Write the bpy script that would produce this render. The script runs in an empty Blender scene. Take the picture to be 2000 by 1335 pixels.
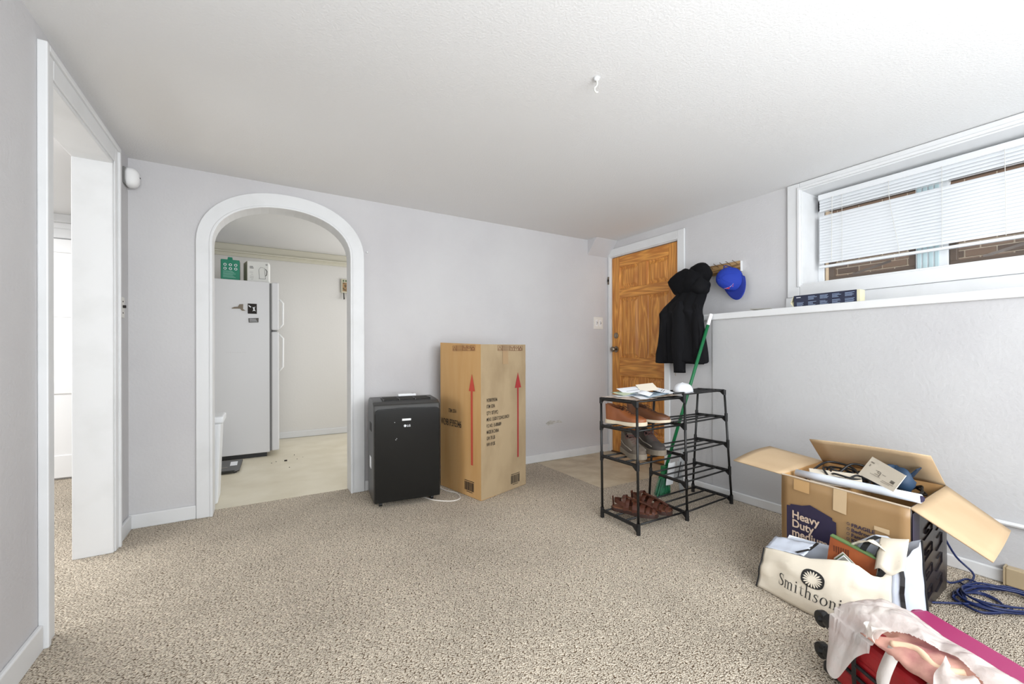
import bpy, bmesh, math, random
from mathutils import Vector as V, Matrix
random.seed(7)
rnd = random.Random(11)
sc = bpy.context.scene
COL = sc.collection
PI = math.pi

# ------------------------------------------------------------------ camera
YAW = math.radians(30.98); ROLL = -0.0025
F = V((math.sin(YAW), math.cos(YAW), 0)); R = V((math.cos(YAW), -math.sin(YAW), 0)); U = V((0, 0, 1))
cr, sr = math.cos(ROLL), math.sin(ROLL)
rx = R*cr + U*sr; ux = U*cr - R*sr; bz = -F
cam = bpy.data.objects.new('camera', bpy.data.cameras.new('camera'))
COL.objects.link(cam); sc.camera = cam
m = Matrix((rx, ux, bz)).transposed().to_4x4(); m.translation = V((0, 0, 1.038)); cam.matrix_world = m
cam.data.sensor_width = 36; cam.data.lens = 820/2000*36; cam.data.shift_y = (689.1-667.5)/2000
cam.data.clip_start = .02
# ------------------------------------------------------------------ view, sky, lights
sc.view_settings.view_transform = 'Standard'; sc.view_settings.look = 'None'
sc.view_settings.exposure = 0.0; sc.view_settings.gamma = 1.0; sc.view_settings.use_curve_mapping = False
w = bpy.data.worlds.new('sky'); sc.world = w; w.use_nodes = True
bg = w.node_tree.nodes['Background']; bg.inputs[0].default_value = (.86, .93, 1, 1); bg.inputs[1].default_value = 1.9
def area(name, loc, aim, sx, sy, power, col=(1, 1, 1)):
    l = bpy.data.lights.new(name, 'AREA'); l.shape = 'RECTANGLE'; l.size = sx; l.size_y = sy; l.energy = power; l.color = col
    o = bpy.data.objects.new(name, l); COL.objects.link(o); o.location = loc
    o.rotation_euler = (V(aim)-V(loc)).to_track_quat('-Z', 'Y').to_euler(); return o
area('side_room_window_light', (-3.05, 2.35, 1.35), (0, 2.65, 1.15), 1.5, 1.3, 42, (.97, .985, 1))
area('side_room_fill_light', (-2.0, 3.7, 2.15), (-2.0, 3.7, 0), 1.0, 1.0, 42, (.98, .99, 1))  # added lamp that brightens the side room, stands for no fixture
area('rear_fill_light', (1.0, -1.5, 1.70), (1.2, 2, 1.15), 2.8, .85, 80, (.94, .975, 1))  # added fill from behind the camera; the rear wall has no window
area('ceiling_fill_light', (.9, -.75, .85), (1.5, .5, 2.2), 2.0, 1.0, 51, (.90, .955, 1))  # added fill aimed upward to brighten the ceiling
area('kitchen_window_light', (2.35, 4.75, 1.45), (0, 4.9, 1.1), 1.3, 1.1, 32, (.98, .99, 1))
area('basement_window_light', (3.75, .7, 2.3), (2.2, .75, 1.0), 1.7, .7, 7, (.93, .97, 1))
area('right_fill_light', (2.75, -.85, 1.6), (1.4, 1.3, 2.1), .9, .9, 5, (.95, .98, 1))  # added off-frame fill for the right part of the ceiling

# ------------------------------------------------------------------ materials
def lin(c):
    return tuple(((x/255)/12.92 if x/255 <= .04045 else ((x/255+.055)/1.055)**2.4) for x in c)
MATS = {}
def mat(name, rgb, rough=.6, metal=0., bump=None, var=None, coat=0., spec=.5, alpha=None, trans=None, rgh2=None):
    """bump=(scale,strength,detail,distance) var=(scale,rgb2,lo,hi,stretch)"""
    if name in MATS: return MATS[name]
    m = bpy.data.materials.new(name); m.use_nodes = True; nt = m.node_tree; n = nt.nodes; l = nt.links
    b = n['Principled BSDF']; c = (*lin(rgb), 1)
    b.inputs['Base Color'].default_value = c; b.inputs['Roughness'].default_value = rough
    b.inputs['Metallic'].default_value = metal; b.inputs['Coat Weight'].default_value = coat
    b.inputs['Specular IOR Level'].default_value = spec
    tc = n.new('ShaderNodeTexCoord')
    if var:
        mp = n.new('ShaderNodeMapping'); l.new(tc.outputs['Object'], mp.inputs[0])
        mp.inputs['Scale'].default_value = var[4] if len(var) > 4 else (1, 1, 1)
        nz = n.new('ShaderNodeTexNoise'); nz.inputs['Scale'].default_value = var[0]; nz.inputs['Detail'].default_value = 6
        l.new(mp.outputs[0], nz.inputs['Vector'])
        rp = n.new('ShaderNodeValToRGB'); rp.color_ramp.elements[0].position = var[2]; rp.color_ramp.elements[1].position = var[3]
        rp.color_ramp.elements[0].color = c; rp.color_ramp.elements[1].color = (*lin(var[1]), 1)
        l.new(nz.outputs['Fac'], rp.inputs[0]); l.new(rp.outputs[0], b.inputs['Base Color'])
    if bump:
        nz = n.new('ShaderNodeTexNoise'); nz.inputs['Scale'].default_value = bump[0]; nz.inputs['Detail'].default_value = bump[2]
        l.new(tc.outputs['Object'], nz.inputs['Vector'])
        bp = n.new('ShaderNodeBump'); bp.inputs['Strength'].default_value = bump[1]; bp.inputs['Distance'].default_value = bump[3] if len(bump) > 3 else .01
        l.new(nz.outputs['Fac'], bp.inputs['Height']); l.new(bp.outputs[0], b.inputs['Normal'])
    if trans:
        tr = n.new('ShaderNodeBsdfTranslucent'); tr.inputs[0].default_value = c
        mx = n.new('ShaderNodeMixShader'); mx.inputs[0].default_value = trans
        l.new(b.outputs[0], mx.inputs[1]); l.new(tr.outputs[0], mx.inputs[2]); l.new(mx.outputs[0], n['Material Output'].inputs[0])
        if alpha is not None:
            tp = n.new('ShaderNodeBsdfTransparent'); m2 = n.new('ShaderNodeMixShader'); m2.inputs[0].default_value = alpha
            l.new(tp.outputs[0], m2.inputs[1]); l.new(mx.outputs[0], m2.inputs[2]); l.new(m2.outputs[0], n['Material Output'].inputs[0])
    MATS[name] = m; return m

WALL = mat('painted_plaster', (201, 200, 201), .75, bump=(70, .28, 4, .006), var=(1.3, (192, 190, 192), .4, .75))
WALLR = mat('rough_plaster', (190, 190, 191), .7, bump=(60, .3, 4, .005), var=(1.5, (180, 179, 181), .4, .75))
CEIL = mat('ceiling_plaster', (228, 228, 228), .8, bump=(110, .25, 3, .005), var=(.8, (226, 225, 224), .4, .8))
TRIM = mat('white_trim_paint', (219, 220, 221), .42, bump=(25, .1, 3, .004), var=(5, (208, 209, 209), .5, .85))
WHITE = mat('bright_white_paint', (238, 238, 238), .5)
KWALL = mat('kitchen_wall_paint', (219, 217, 213), .7, bump=(60, .15, 3, .004))
KCREAM = mat('kitchen_cream_trim', (208, 204, 188), .6)
LINO = mat('kitchen_lino', (222, 214, 193), .35, bump=(14, .12, 3, .004), var=(4, (205, 195, 170), .35, .8))
TILEM = mat('entry_vinyl_tile', (206, 193, 168), .5, bump=(20, .25, 5, .004), var=(7, (176, 158, 130), .3, .75))

def carpet():
    m = bpy.data.materials.new('berber_carpet'); m.use_nodes = True; nt = m.node_tree; n = nt.nodes; l = nt.links
    b = n['Principled BSDF']; b.inputs['Roughness'].default_value = .95; b.inputs['Specular IOR Level'].default_value = .15
    tc = n.new('ShaderNodeTexCoord')
    nz = n.new('ShaderNodeTexNoise'); nz.inputs['Scale'].default_value = 30; nz.inputs['Detail'].default_value = 2
    l.new(tc.outputs['Object'], nz.inputs['Vector'])
    mixv = n.new('ShaderNodeMix'); mixv.data_type = 'VECTOR'; mixv.inputs[0].default_value = .022
    l.new(tc.outputs['Object'], mixv.inputs[4]); l.new(nz.outputs['Color'], mixv.inputs[5])
    mp = n.new('ShaderNodeMapping'); mp.inputs['Scale'].default_value = (1, 1.55, 1); mp.inputs['Rotation'].default_value = (0, 0, .35)
    l.new(mixv.outputs[1], mp.inputs[0])
    vo = n.new('ShaderNodeTexVoronoi'); vo.voronoi_dimensions = '2D'; vo.inputs['Scale'].default_value = 140; vo.inputs['Randomness'].default_value = .8
    l.new(mp.outputs[0], vo.inputs['Vector'])
    rp = n.new('ShaderNodeValToRGB'); e = rp.color_ramp.elements
    e[0].position = .14; e[0].color = (*lin((236, 225, 208)), 1); e[1].position = .74; e[1].color = (*lin((96, 78, 60)), 1)
    k = e.new(.42); k.color = (*lin((210, 196, 176)), 1)
    l.new(vo.outputs['Distance'], rp.inputs[0])
    # per loop tone
    hs = n.new('ShaderNodeHueSaturation'); mr = n.new('ShaderNodeMapRange'); mr.inputs[3].default_value = .8; mr.inputs[4].default_value = 1.18
    sp = n.new('ShaderNodeSeparateColor'); l.new(vo.outputs['Color'], sp.inputs[0]); l.new(sp.outputs[0], mr.inputs[0])
    l.new(mr.outputs[0], hs.inputs['Value']); l.new(rp.outputs[0], hs.inputs['Color'])
    n2 = n.new('ShaderNodeTexNoise'); n2.inputs['Scale'].default_value = 1.6; n2.inputs['Detail'].default_value = 5; l.new(tc.outputs['Object'], n2.inputs['Vector'])
    r2 = n.new('ShaderNodeMapRange'); r2.inputs[1].default_value = .35; r2.inputs[2].default_value = .7; r2.inputs[3].default_value = 1.06; r2.inputs[4].default_value = .84
    l.new(n2.outputs['Fac'], r2.inputs[0])
    mm = n.new('ShaderNodeMix'); mm.data_type = 'RGBA'; mm.blend_type = 'MULTIPLY'; mm.inputs[0].default_value = 1
    l.new(hs.outputs[0], mm.inputs[6]); l.new(r2.outputs[0], mm.inputs[7]); l.new(mm.outputs[2], b.inputs['Base Color'])
    inv = n.new('ShaderNodeMath'); inv.operation = 'SUBTRACT'; inv.inputs[0].default_value = 1; l.new(vo.outputs['Distance'], inv.inputs[1])
    bp = n.new('ShaderNodeBump'); bp.inputs['Strength'].default_value = 1; bp.inputs['Distance'].default_value = .006
    l.new(inv.outputs[0], bp.inputs['Height']); l.new(bp.outputs[0], b.inputs['Normal'])
    return m
CARPET = carpet()

def pine(name, axis, c1=(226, 160, 78), c2=(188, 120, 54), c3=(203, 138, 66)):
    m = bpy.data.materials.new(name); m.use_nodes = True; nt = m.node_tree; n = nt.nodes; l = nt.links
    b = n['Principled BSDF']; b.inputs['Roughness'].default_value = .38
    tc = n.new('ShaderNodeTexCoord'); mp = n.new('ShaderNodeMapping'); l.new(tc.outputs['Object'], mp.inputs[0])
    s = [11, 11, 11]; s[axis] = 1.1; mp.inputs['Scale'].default_value = s
    nz = n.new('ShaderNodeTexNoise'); nz.inputs['Scale'].default_value = 1.0; nz.inputs['Detail'].default_value = 2; nz.inputs['Distortion'].default_value = .15
    l.new(mp.outputs[0], nz.inputs['Vector'])
    mu = n.new('ShaderNodeMath'); mu.operation = 'MULTIPLY'; mu.inputs[1].default_value = 8; l.new(nz.outputs['Fac'], mu.inputs[0])
    fr = n.new('ShaderNodeMath'); fr.operation = 'PINGPONG'; fr.inputs[1].default_value = .5; l.new(mu.outputs[0], fr.inputs[0])
    rp = n.new('ShaderNodeValToRGB'); e = rp.color_ramp.elements
    e[0].position = .05; e[0].color = (*lin(c2), 1); e[1].position = .5; e[1].color = (*lin(c1), 1)
    k = e.new(.25); k.color = (*lin(c3), 1)
    l.new(fr.outputs[0], rp.inputs[0])
    s2 = [60, 60, 60]; s2[axis] = 3
    mp2 = n.new('ShaderNodeMapping'); l.new(tc.outputs['Object'], mp2.inputs[0]); mp2.inputs['Scale'].default_value = s2
    n2 = n.new('ShaderNodeTexNoise'); n2.inputs['Scale'].default_value = 1.5; n2.inputs['Detail'].default_value = 4; l.new(mp2.outputs[0], n2.inputs['Vector'])
    mr = n.new('ShaderNodeMapRange'); mr.inputs[1].default_value = .3; mr.inputs[2].default_value = .7; mr.inputs[3].default_value = .82; mr.inputs[4].default_value = 1.1
    l.new(n2.outputs['Fac'], mr.inputs[0])
    mm = n.new('ShaderNodeMix'); mm.data_type = 'RGBA'; mm.blend_type = 'MULTIPLY'; mm.inputs[0].default_value = 1
    l.new(rp.outputs[0], mm.inputs[6]); l.new(mr.outputs[0], mm.inputs[7]); l.new(mm.outputs[2], b.inputs['Base Color'])
    MATS[name] = m; return m
PINEV = pine('varnished_pine_upright', 2); PINEH = pine('varnished_pine_level', 1)
RACKWOOD = pine('rustic_board_wood', 1, (176, 143, 98), (112, 84, 52), (150, 116, 74))

BLACKM = mat('black_powder_coat', (12, 12, 12), .42)
BLACKP = mat('black_plastic', (13, 13, 14), .5)
CARD = mat('brown_cardboard', (190, 148, 96), .8, var=(3, (172, 130, 82), .4, .8, (1, 1, .3)), bump=(30, .08, 3, .003))
CARDIN = mat('kraft_inner_cardboard', (196, 170, 136), .85, var=(4, (186, 158, 124), .4, .8))
CARDT = mat('glossy_worn_cardboard', (162, 130, 90), .38, var=(5, (140, 108, 70), .35, .8, (1, 1, .25)), bump=(26, .15, 4, .004))
SOFAW = mat('lit_carton_side', (192, 152, 100), .8, var=(3, (184, 140, 84), .4, .8, (5, 5, .6)))  # carton colour with the warm light of the left face in it
SOFAG = mat('shaded_carton_side', (173, 152, 120), .8, var=(4, (140, 118, 88), .42, .85, (1.3, 1.3, .7)))  # same carton, greyed in colour for the cooler, shaded right face
RED = mat('red_print', (186, 70, 52), .8); REDB = mat('red_print_shaded', (160, 50, 50), .8)  # second red is the same print darkened for the shaded carton face
INK = mat('black_print', (34, 28, 26), .8); INKB = mat('brown_print', (120, 72, 50), .85)
NAVY = mat('navy_print', (44, 38, 66), .45); PALEP = mat('pale_print', (214, 190, 168), .6)
TAPE = mat('clear_packing_tape', (204, 178, 142), .2); PTAPE = mat('paper_tape', (168, 140, 106), .6)
CHROME = mat('satin_metal', (150, 140, 126), .3, metal=1)
PAPER = mat('white_paper', (232, 234, 238), .7); PAPB = mat('pale_blue_paper', (182, 200, 216), .6)
CREAMP = mat('cream_card', (232, 222, 204), .7)

# ------------------------------------------------------------------ mesh helpers
INV = {}
def BM(): return bmesh.new()
def bx(bm, x0, x1, y0, y1, z0, z1):
    vs = [bm.verts.new((x, y, z)) for z in (z0, z1) for y in (y0, y1) for x in (x0, x1)]
    for f in ((0, 2, 3, 1), (4, 5, 7, 6), (0, 1, 5, 4), (2, 6, 7, 3), (0, 4, 6, 2), (1, 3, 7, 5)): bm.faces.new([vs[i] for i in f])
    return bm
def slab(bm, pts, th):
    pts = [V(p) for p in pts]
    nrm = V((0, 0, 0))
    for i in range(len(pts)):
        a, b = pts[i], pts[(i+1) % len(pts)]; nrm += a.cross(b)
    nrm.normalize(); a = [bm.verts.new(p) for p in pts]; b = [bm.verts.new(p-nrm*th) for p in pts]
    bm.faces.new(a); bm.faces.new(b[::-1]); k = len(pts)
    for i in range(k): bm.faces.new((a[i], b[i], b[(i+1) % k], a[(i+1) % k]))
    return bm
def tube(bm, path, r, n=8, closed=False, flat=1.0):
    path = [V(p) for p in path]; rings = []; k = len(path); prev = None
    for i, p in enumerate(path):
        if closed: t = path[(i+1) % k]-path[i-1]
        else: t = path[min(i+1, k-1)]-path[max(i-1, 0)]
        t.normalize()
        if prev is None:
            a = t.cross(V((0, 0, 1)));
            if a.length < .05: a = t.cross(V((1, 0, 0)))
        else: a = prev-t*prev.dot(t)
        a.normalize(); prev = a; b = t.cross(a); rr = r[i] if isinstance(r, (list, tuple)) else r
        rings.append([bm.verts.new(p+(a*math.cos(q)+b*math.sin(q)*flat)*rr) for q in [2*PI*j/n for j in range(n)]])
    for i in range(k if closed else k-1):
        A, B = rings[i], rings[(i+1) % k]
        for j in range(n): bm.faces.new((A[j], A[(j+1) % n], B[(j+1) % n], B[j]))
    if not closed: bm.faces.new(rings[0][::-1]); bm.faces.new(rings[-1])
    return bm
def cyl(bm, a, b, r, n=16, r2=None): return tube(bm, [a, b], [r, r if r2 is None else r2], n)
def grid(bm, fn, nu, nv, wrap_u=False, cap=False):
    vs = [[bm.verts.new(fn(i/(nu if wrap_u else nu-1), j/(nv-1))) for i in range(nu)] for j in range(nv)]
    for j in range(nv-1):
        for i in range(nu if wrap_u else nu-1):
            bm.faces.new((vs[j][i], vs[j][(i+1) % nu], vs[j+1][(i+1) % nu], vs[j+1][i]))
    if cap: bm.faces.new(vs[0][::-1]); bm.faces.new(vs[-1])
    return bm
def smooth_path(pts, n=8):
    pts = [V(p) for p in pts]; out = []
    for i in range(len(pts)-1):
        p0 = pts[max(i-1, 0)]; p1 = pts[i]; p2 = pts[i+1]; p3 = pts[min(i+2, len(pts)-1)]
        for k in range(n):
            t = k/n
            out.append(.5*((2*p1)+(p2-p0)*t+(2*p0-5*p1+4*p2-p3)*t*t+(3*p1-p0-3*p2+p3)*t**3))
    return out+[pts[-1]]
def ribbon(bm, path, wd, wid, th):
    """flat strap along path; wd width direction"""
    path = [V(p) for p in path]; wd = V(wd).normalized(); R_ = []
    for i, p in enumerate(path):
        t = (path[min(i+1, len(path)-1)]-path[max(i-1, 0)]).normalized(); nn = t.cross(wd).normalized()
        R_.append([bm.verts.new(p+wd*a*wid/2+nn*b*th/2) for a, b in ((-1, -1), (1, -1), (1, 1), (-1, 1))])
    for i in range(len(R_)-1):
        for j in range(4): bm.faces.new((R_[i][j], R_[i][(j+1) % 4], R_[i+1][(j+1) % 4], R_[i+1][j]))
    bm.faces.new(R_[0][::-1]); bm.faces.new(R_[-1]); return bm
def hsh(x, y=0, z=0):
    s = math.sin(x*12.9898+y*78.233+z*37.719)*43758.5453; return s-math.floor(s)
from mathutils import noise as mn
def nz(p, s): return mn.noise(V(p)*s)

def obj(name, bm, mt, parent=None, world=True, smooth=False, bev=0, sub=0, sol=0, loc=None, rotz=0, seg=2):
    bmesh.ops.recalc_face_normals(bm, faces=bm.faces)
    me = bpy.data.meshes.new(name); bm.to_mesh(me); bm.free()
    for mm in (mt if isinstance(mt, (list, tuple)) else [mt]): me.materials.append(mm)
    if smooth:
        for p in me.polygons: p.use_smooth = True
    return place(name, me, parent, world, bev, sub, sol, loc, rotz, seg)
def place(name, me, parent=None, world=True, bev=0, sub=0, sol=0, loc=None, rotz=0, seg=2):
    o = bpy.data.objects.new(name, me); COL.objects.link(o)
    if parent:
        o.parent = parent; M_ = INV.get(parent.name)
        INV[o.name] = M_
        if world and M_ is not None: me.transform(M_)
    if loc is not None: o.location = loc
    if rotz: o.rotation_euler[2] = rotz
    if sol:
        s = o.modifiers.new('s', 'SOLIDIFY'); s.thickness = sol; s.offset = 0
    if bev:
        b = o.modifiers.new('b', 'BEVEL'); b.width = bev; b.segments = seg; b.limit_method = 'ANGLE'; b.angle_limit = .6
    if sub:
        s = o.modifiers.new('u', 'SUBSURF'); s.levels = sub; s.render_levels = sub
    return o
def tag(o, label, cat, group=None, kind=None):
    o['label'] = label; o['category'] = cat
    if group: o['group'] = group
    if kind: o['kind'] = kind
    return o
def thing(name, label, cat, loc=(0, 0, 0), rotz=0, group=None, kind=None):
    o = bpy.data.objects.new(name, None); COL.objects.link(o); o.empty_display_size = .1
    o.location = loc; o.rotation_euler = (0, 0, rotz); tag(o, label, cat, group, kind)
    INV[o.name] = (Matrix.Translation(V(loc)) @ Matrix.Rotation(rotz, 4, 'Z')).inverted(); return o
def struct(name, bm, mt, label, cat, **k):
    o = obj(name, bm, mt, **k); tag(o, label, cat, kind='structure'); INV[o.name] = Matrix.Identity(4); return o
def setlab(o, s): o['label'] = s; return o
TMP = None
def text(name, body, size, parent, o, xd, yd, mt, th=.0006, sx=1.0, world=True, warp=None, align='LEFT', bold=0, space=1.0):
    c = bpy.data.curves.new('t', 'FONT'); c.body = body; c.size = size; c.align_x = align; c.extrude = 0; c.resolution_u = 3
    c.offset = bold; c.space_character = space; c.space_line = .9
    t = bpy.data.objects.new('t', c); COL.objects.link(t)
    me = bpy.data.meshes.new_from_object(t); bpy.data.objects.remove(t)
    xd = V(xd).normalized(); yd = V(yd).normalized(); nn = xd.cross(yd)
    for v in me.vertices:
        if warp: v.co = warp(v.co.x*sx, v.co.y)
        else: v.co = V(o)+xd*v.co.x*sx+yd*v.co.y+nn*th
    me.materials.clear(); me.materials.append(mt); return place(name, me, parent, world)

# ------------------------------------------------------------------ room constants
XL, XU, XW, YB, H, KY = -.669, 3.187, 2.878, 3.304, 2.2, 5.858
# floors
struct('floor', bx(bx(bx(BM(), -.80, 3.2, -1.75, 2.40, -.06, 0), -.80, 2.245, 2.40, 3.415, -.06, 0), -3.3, -.80, .6, 4.93, -.06, 0), CARPET, 'beige looped berber carpet covering the room floor', 'carpet')
kf = struct('floor_kitchen', bx(BM(), -.80, 2.7, 3.415, KY+.02, -.06, -.004), LINO, 'cream sheet vinyl floor of the kitchen beyond the arch', 'floor')
ef = struct('floor_entry', bx(BM(), 2.245, 3.25, 2.40, YB+.01, -.06, -.016), mat('grout', (120, 108, 90), .9), 'small patch of tan vinyl tiles in front of the pine door', 'floor')
tb = None
for i in range(3):
    for j in range(3):
        x0 = 2.247+i*.315; y0 = 2.402+j*.302
        bm = bx(BM(), x0, min(x0+.312, 3.22), y0, y0+.299, -.016, -.004)
        obj('tile', bm, TILEM, ef)
# thin metal-free carpet edge is the carpet's own thickness
# ceilings
struct('ceiling', bx(BM(), -.80, 3.60, -1.75, YB+.02, H, H+.12), CEIL, 'low pale plaster ceiling with orange peel texture', 'ceiling')
struct('ceiling_side_room', bx(BM(), -3.3, -.80, .6, 4.95, H, H+.12), WHITE, 'bright white ceiling of the room beyond the left doorway', 'ceiling')
struct('ceiling_kitchen', bx(BM(), -.80, 2.7, 3.40, KY+.1, 2.31, 2.40), CEIL, 'kitchen ceiling seen through the top of the arch', 'ceiling')

# ---- back wall with arched opening
AC_, AW = .158, .432
def arch(cx, a, spring, b, n, k=28):
    pts = []
    for i in range(k+1):
        t = PI*(1-i/k); c, s = math.cos(t), math.sin(t)
        pts.append((cx+a*math.copysign(abs(c)**(2/n), c), spring+b*abs(s)**(2/n)))
    return pts
inner = arch(AC_, AW, 1.745, .300, 2.15); outer = arch(.165, .511, 1.745, .388, 2.15)
bm = BM()
bx(bm, -.80, AC_-AW, YB, YB+.125, 0, 2.4); bx(bm, AC_+AW, 3.6, YB, YB+.125, 0, 2.4)
lo = [[bm.verts.new((p[0], y, p[1])) for p in inner] for y in (YB, YB+.125)]
hi = [[bm.verts.new((p[0], y, 2.4)) for p in inner] for y in (YB, YB+.125)]
for i in range(len(inner)-1):
    for A, B in ((lo[0], hi[0]), (hi[1], lo[1]), (lo[1], lo[0]), (hi[0], hi[1])): bm.faces.new((A[i], A[i+1], B[i+1], B[i]))
struct('wall_back', bm, WALL, 'pale grey plaster back wall with an arched kitchen opening', 'wall')
# casing: flat arched board plus a thin inner liner bead
def archband(in_, out_, y0, y1, name, label, mt=TRIM, bev=.004):
    A = [(in_[0][0], 0)]+in_+[(in_[-1][0], 0)]; B = [(out_[0][0], 0)]+out_+[(out_[-1][0], 0)]
    bm = BM(); va = [[bm.verts.new((p[0], y, p[1])) for p in P] for P in (A, B) for y in (y0, y1)]
    for i in range(len(A)-1):
        for q in ((0, 2), (2, 3), (3, 1), (1, 0)):
            bm.faces.new((va[q[0]][i], va[q[0]][i+1], va[q[1]][i+1], va[q[1]][i]))
    for i in (0, -1): bm.faces.new((va[0][i], va[1][i], va[3][i], va[2][i]))
    return struct(name, bm, mt, label, 'trim', bev=bev)
archband(inner, outer, YB-.02, YB, 'trim_1', 'white arched casing board around the kitchen opening')
in2 = arch(AC_, AW-.014, 1.745, .288, 2.15)
archband(in2, arch(AC_, AW+.003, 1.745, .302, 2.15), YB-.026, YB+.135, 'trim_2', 'white curved liner inside the kitchen arch')
# ---- left wall with doorway
Y1, Y2, DZ = 2.20, 2.968, 2.05
struct('wall_left', bx(bx(bx(BM(), XL-.125, XL, -1.75, Y1, 0, H), XL-.125, XL, Y1, Y2, DZ, H), XL-.125, XL, Y2, YB, 0, H), WALL, 'pale grey left wall with a cased doorway', 'wall')
def fr(name, pieces, label, bev=.004):
    bm = BM()
    for p in pieces: bx(bm, *p)
    return struct(name, bm, TRIM, label, 'trim', bev=bev)
fr('trim_3', [(XL, XL+.018, Y1-.075, Y1, 0, DZ+.085), (XL, XL+.018, Y1, Y2, DZ, DZ+.085), (XL, XL+.018, Y2, Y2+.06, 0, DZ+.085),
              (XL, XL+.028, Y1-.085, Y1-.062, 0, DZ+.095), (XL, XL+.028, Y1-.062, Y2+.07, DZ+.072, DZ+.095), (XL, XL+.028, Y2+.048, Y2+.07, 0, DZ+.072)], 'white casing boards around the left doorway')
fr('trim_4', [(XL-.145, XL+.012, Y1-.002, Y1+.016, 0, DZ), (XL-.145, XL+.012, Y1, Y2, DZ-.016, DZ+.002), (XL-.145, XL+.012, Y2-.016, Y2+.002, 0, DZ)], 'white jamb boards lining the left doorway')
# side room
struct('wall_side_room', bx(bx(bx(bx(BM(), -3.3, -.80, 4.93, 5.05, 0, H), -3.4, -3.3, .5, 5.0, 0, H), -3.3, -.79, .5, .6, 0, H), XL-.131, XL-.124, 3.3, 5.0, 0, H), WHITE, 'bright white walls of the room beyond the left doorway', 'wall')
dr = thing('door_2', 'white panelled closet door seen through the left doorway', 'door', (-1.45, 4.93, 0), kind='structure')
X0, X1 = -1.98, -1.02; yf = 4.905
obj('door_leaf', bx(BM(), X0, X1, 4.908, 4.928, .015, 1.99), WHITE, dr)
for z0, z1 in ((.015, .20), (.71, .82), (1.88, 1.99)): obj('rail', bx(BM(), X0+.1, X1-.1, yf-.006, 4.908, z0, z1), WHITE, dr, bev=.003)
obj('rail', bx(BM(), X0+.1, X1-.1, yf-.001, 4.908, 1.345, 1.36), WHITE, dr, bev=.002)
for x in (X0, X1-.1): obj('stile', bx(BM(), x, x+.1, yf-.006, 4.908, .015, 1.99), WHITE, dr, bev=.003)
fr('trim_5', [(X0-.1, X1+.1, 4.905, 4.93, 2.0, 2.08), (X0-.09, X0-.01, 4.905, 4.93, 0, 2.0), (X1+.01, X1+.09, 4.905, 4.93, 0, 2.0)], 'white head casing above the closet door in the side room')
fr('trim_6', [(-3.3, -.8, 4.90, 4.93, 2.13, 2.2)], 'white ceiling moulding in the side room')

# ---- right wall upper with door and window openings
WY0, WY1, WB, WT = -.35, 1.45, 1.497, 2.152
DY0, DY1, DT = 2.434, 3.271, 2.045
bm = BM(); x0, x1 = XU, XU+.26
for p in ((x0, x1, DY1, YB+.1, 0, H), (x0, x1, DY0, DY1, DT, H), (x0, x1, WY1, DY0, 0, H), (x0, x1, WY0, WY1, 0, WB), (x0, x1, WY0, WY1, WT, H+.1), (x0, x1, -1.75, WY0, 0, H)): bx(bm, *p)
struct('wall_right', bm, WALL, 'upper right wall set back above the ledge', 'wall')
struct('wall_right_lower', bx(bx(BM(), XW, XU, -1.75, 1.905, 0, 1.28), XW+.008, XU, 1.905, 2.33, 0, 1.28), WALLR, 'thick rough plastered lower right wall below the ledge', 'wall')
fr('trim_7', [(XW-.016, XU, -1.75, 2.345, 1.278, 1.323)], 'long white ledge board along the right wall under the window', .006)
fr('trim_8', [(XW-.004, XW+.012, 2.285, 2.338, 0, 1.278)], 'white corner board at the end of the thick wall beside the door')
struct('wall_light_block', bx(bx(BM(), XU+.05, XU+.26, DY0, DY1, -.06, -.001), XU+.06, XU+.25, DY0, DY1, 0, H), WALL, 'unseen backing added behind the pine door against light leaks', 'wall')  # put in to block light leaking in at the door bottom
struct('wall_rear', bx(BM(), -.80, 3.5, -1.85, -1.75, 0, H), WALL, 'pale wall behind the camera', 'wall')
# soffit in corner
bm = BM(); xa, xb = 2.895, XU
A = [(YB, 2.2), (YB-.135, 2.2), (YB, 2.045)]
va = [bm.verts.new((xa, *p)) for p in A]; vb = [bm.verts.new((xb, *p)) for p in A]
bm.faces.new(va); bm.faces.new(vb[::-1])
for i in range(3): bm.faces.new((va[i], vb[i], vb[(i+1) % 3], va[(i+1) % 3]))
struct('trim_9', bm, WALL, 'small boxed wedge in the ceiling corner above the pine door', 'soffit', bev=.003)
# baseboards
def base(name, pts, h, label):
    bm = BM()
    for p in pts: bx(bm, *p)
    return struct(name, bm, TRIM, label, 'baseboard', bev=.005)
base('baseboard_back', [(XL, -.347, YB-.016, YB, 0, .085), (.678, XU-.005, YB-.016, YB, 0, .075)], 0, 'white baseboard along the back wall')
base('baseboard_left', [(XL, XL+.016, -1.7, Y1-.088, 0, .09), (XL, XL+.016, Y2+.072, YB-.017, 0, .085)], 0, 'white baseboard along the left wall')
base('baseboard_right', [(XW-.018, XW, .475, 2.28, 0, .058)], 0, 'white baseboard along the lower right wall')
# pipe like trim low on right wall + metal raceway
struct('trim_10', smooth_path and tube(BM(), [(XW-.012, 1.0, .268), (XW-.012, .5, .270), (XW-.012, -.6, .272)], .010, 8), TRIM, 'thin white painted pipe running low along the right wall', 'trim')
rw = thing('wall_raceway', 'tan metal raceway box at the wall foot beside the blue cable', 'raceway', (XW-.02, .2, 0))
obj('cover', bx(BM(), XW-.045, XW-.001, -.6, .472, .004, .082), mat('tan_metal', (176, 158, 128), .4), rw, bev=.004)
obj('screw', cyl(BM(), (XW-.048, .40, .042), (XW-.044, .40, .042), .006, 10), INK, rw)
obj('end_cap', bx(BM(), XW-.046, XW-.001, .472, .478, .004, .084), mat('tan_metal', (170, 152, 120), .4), rw)

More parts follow.
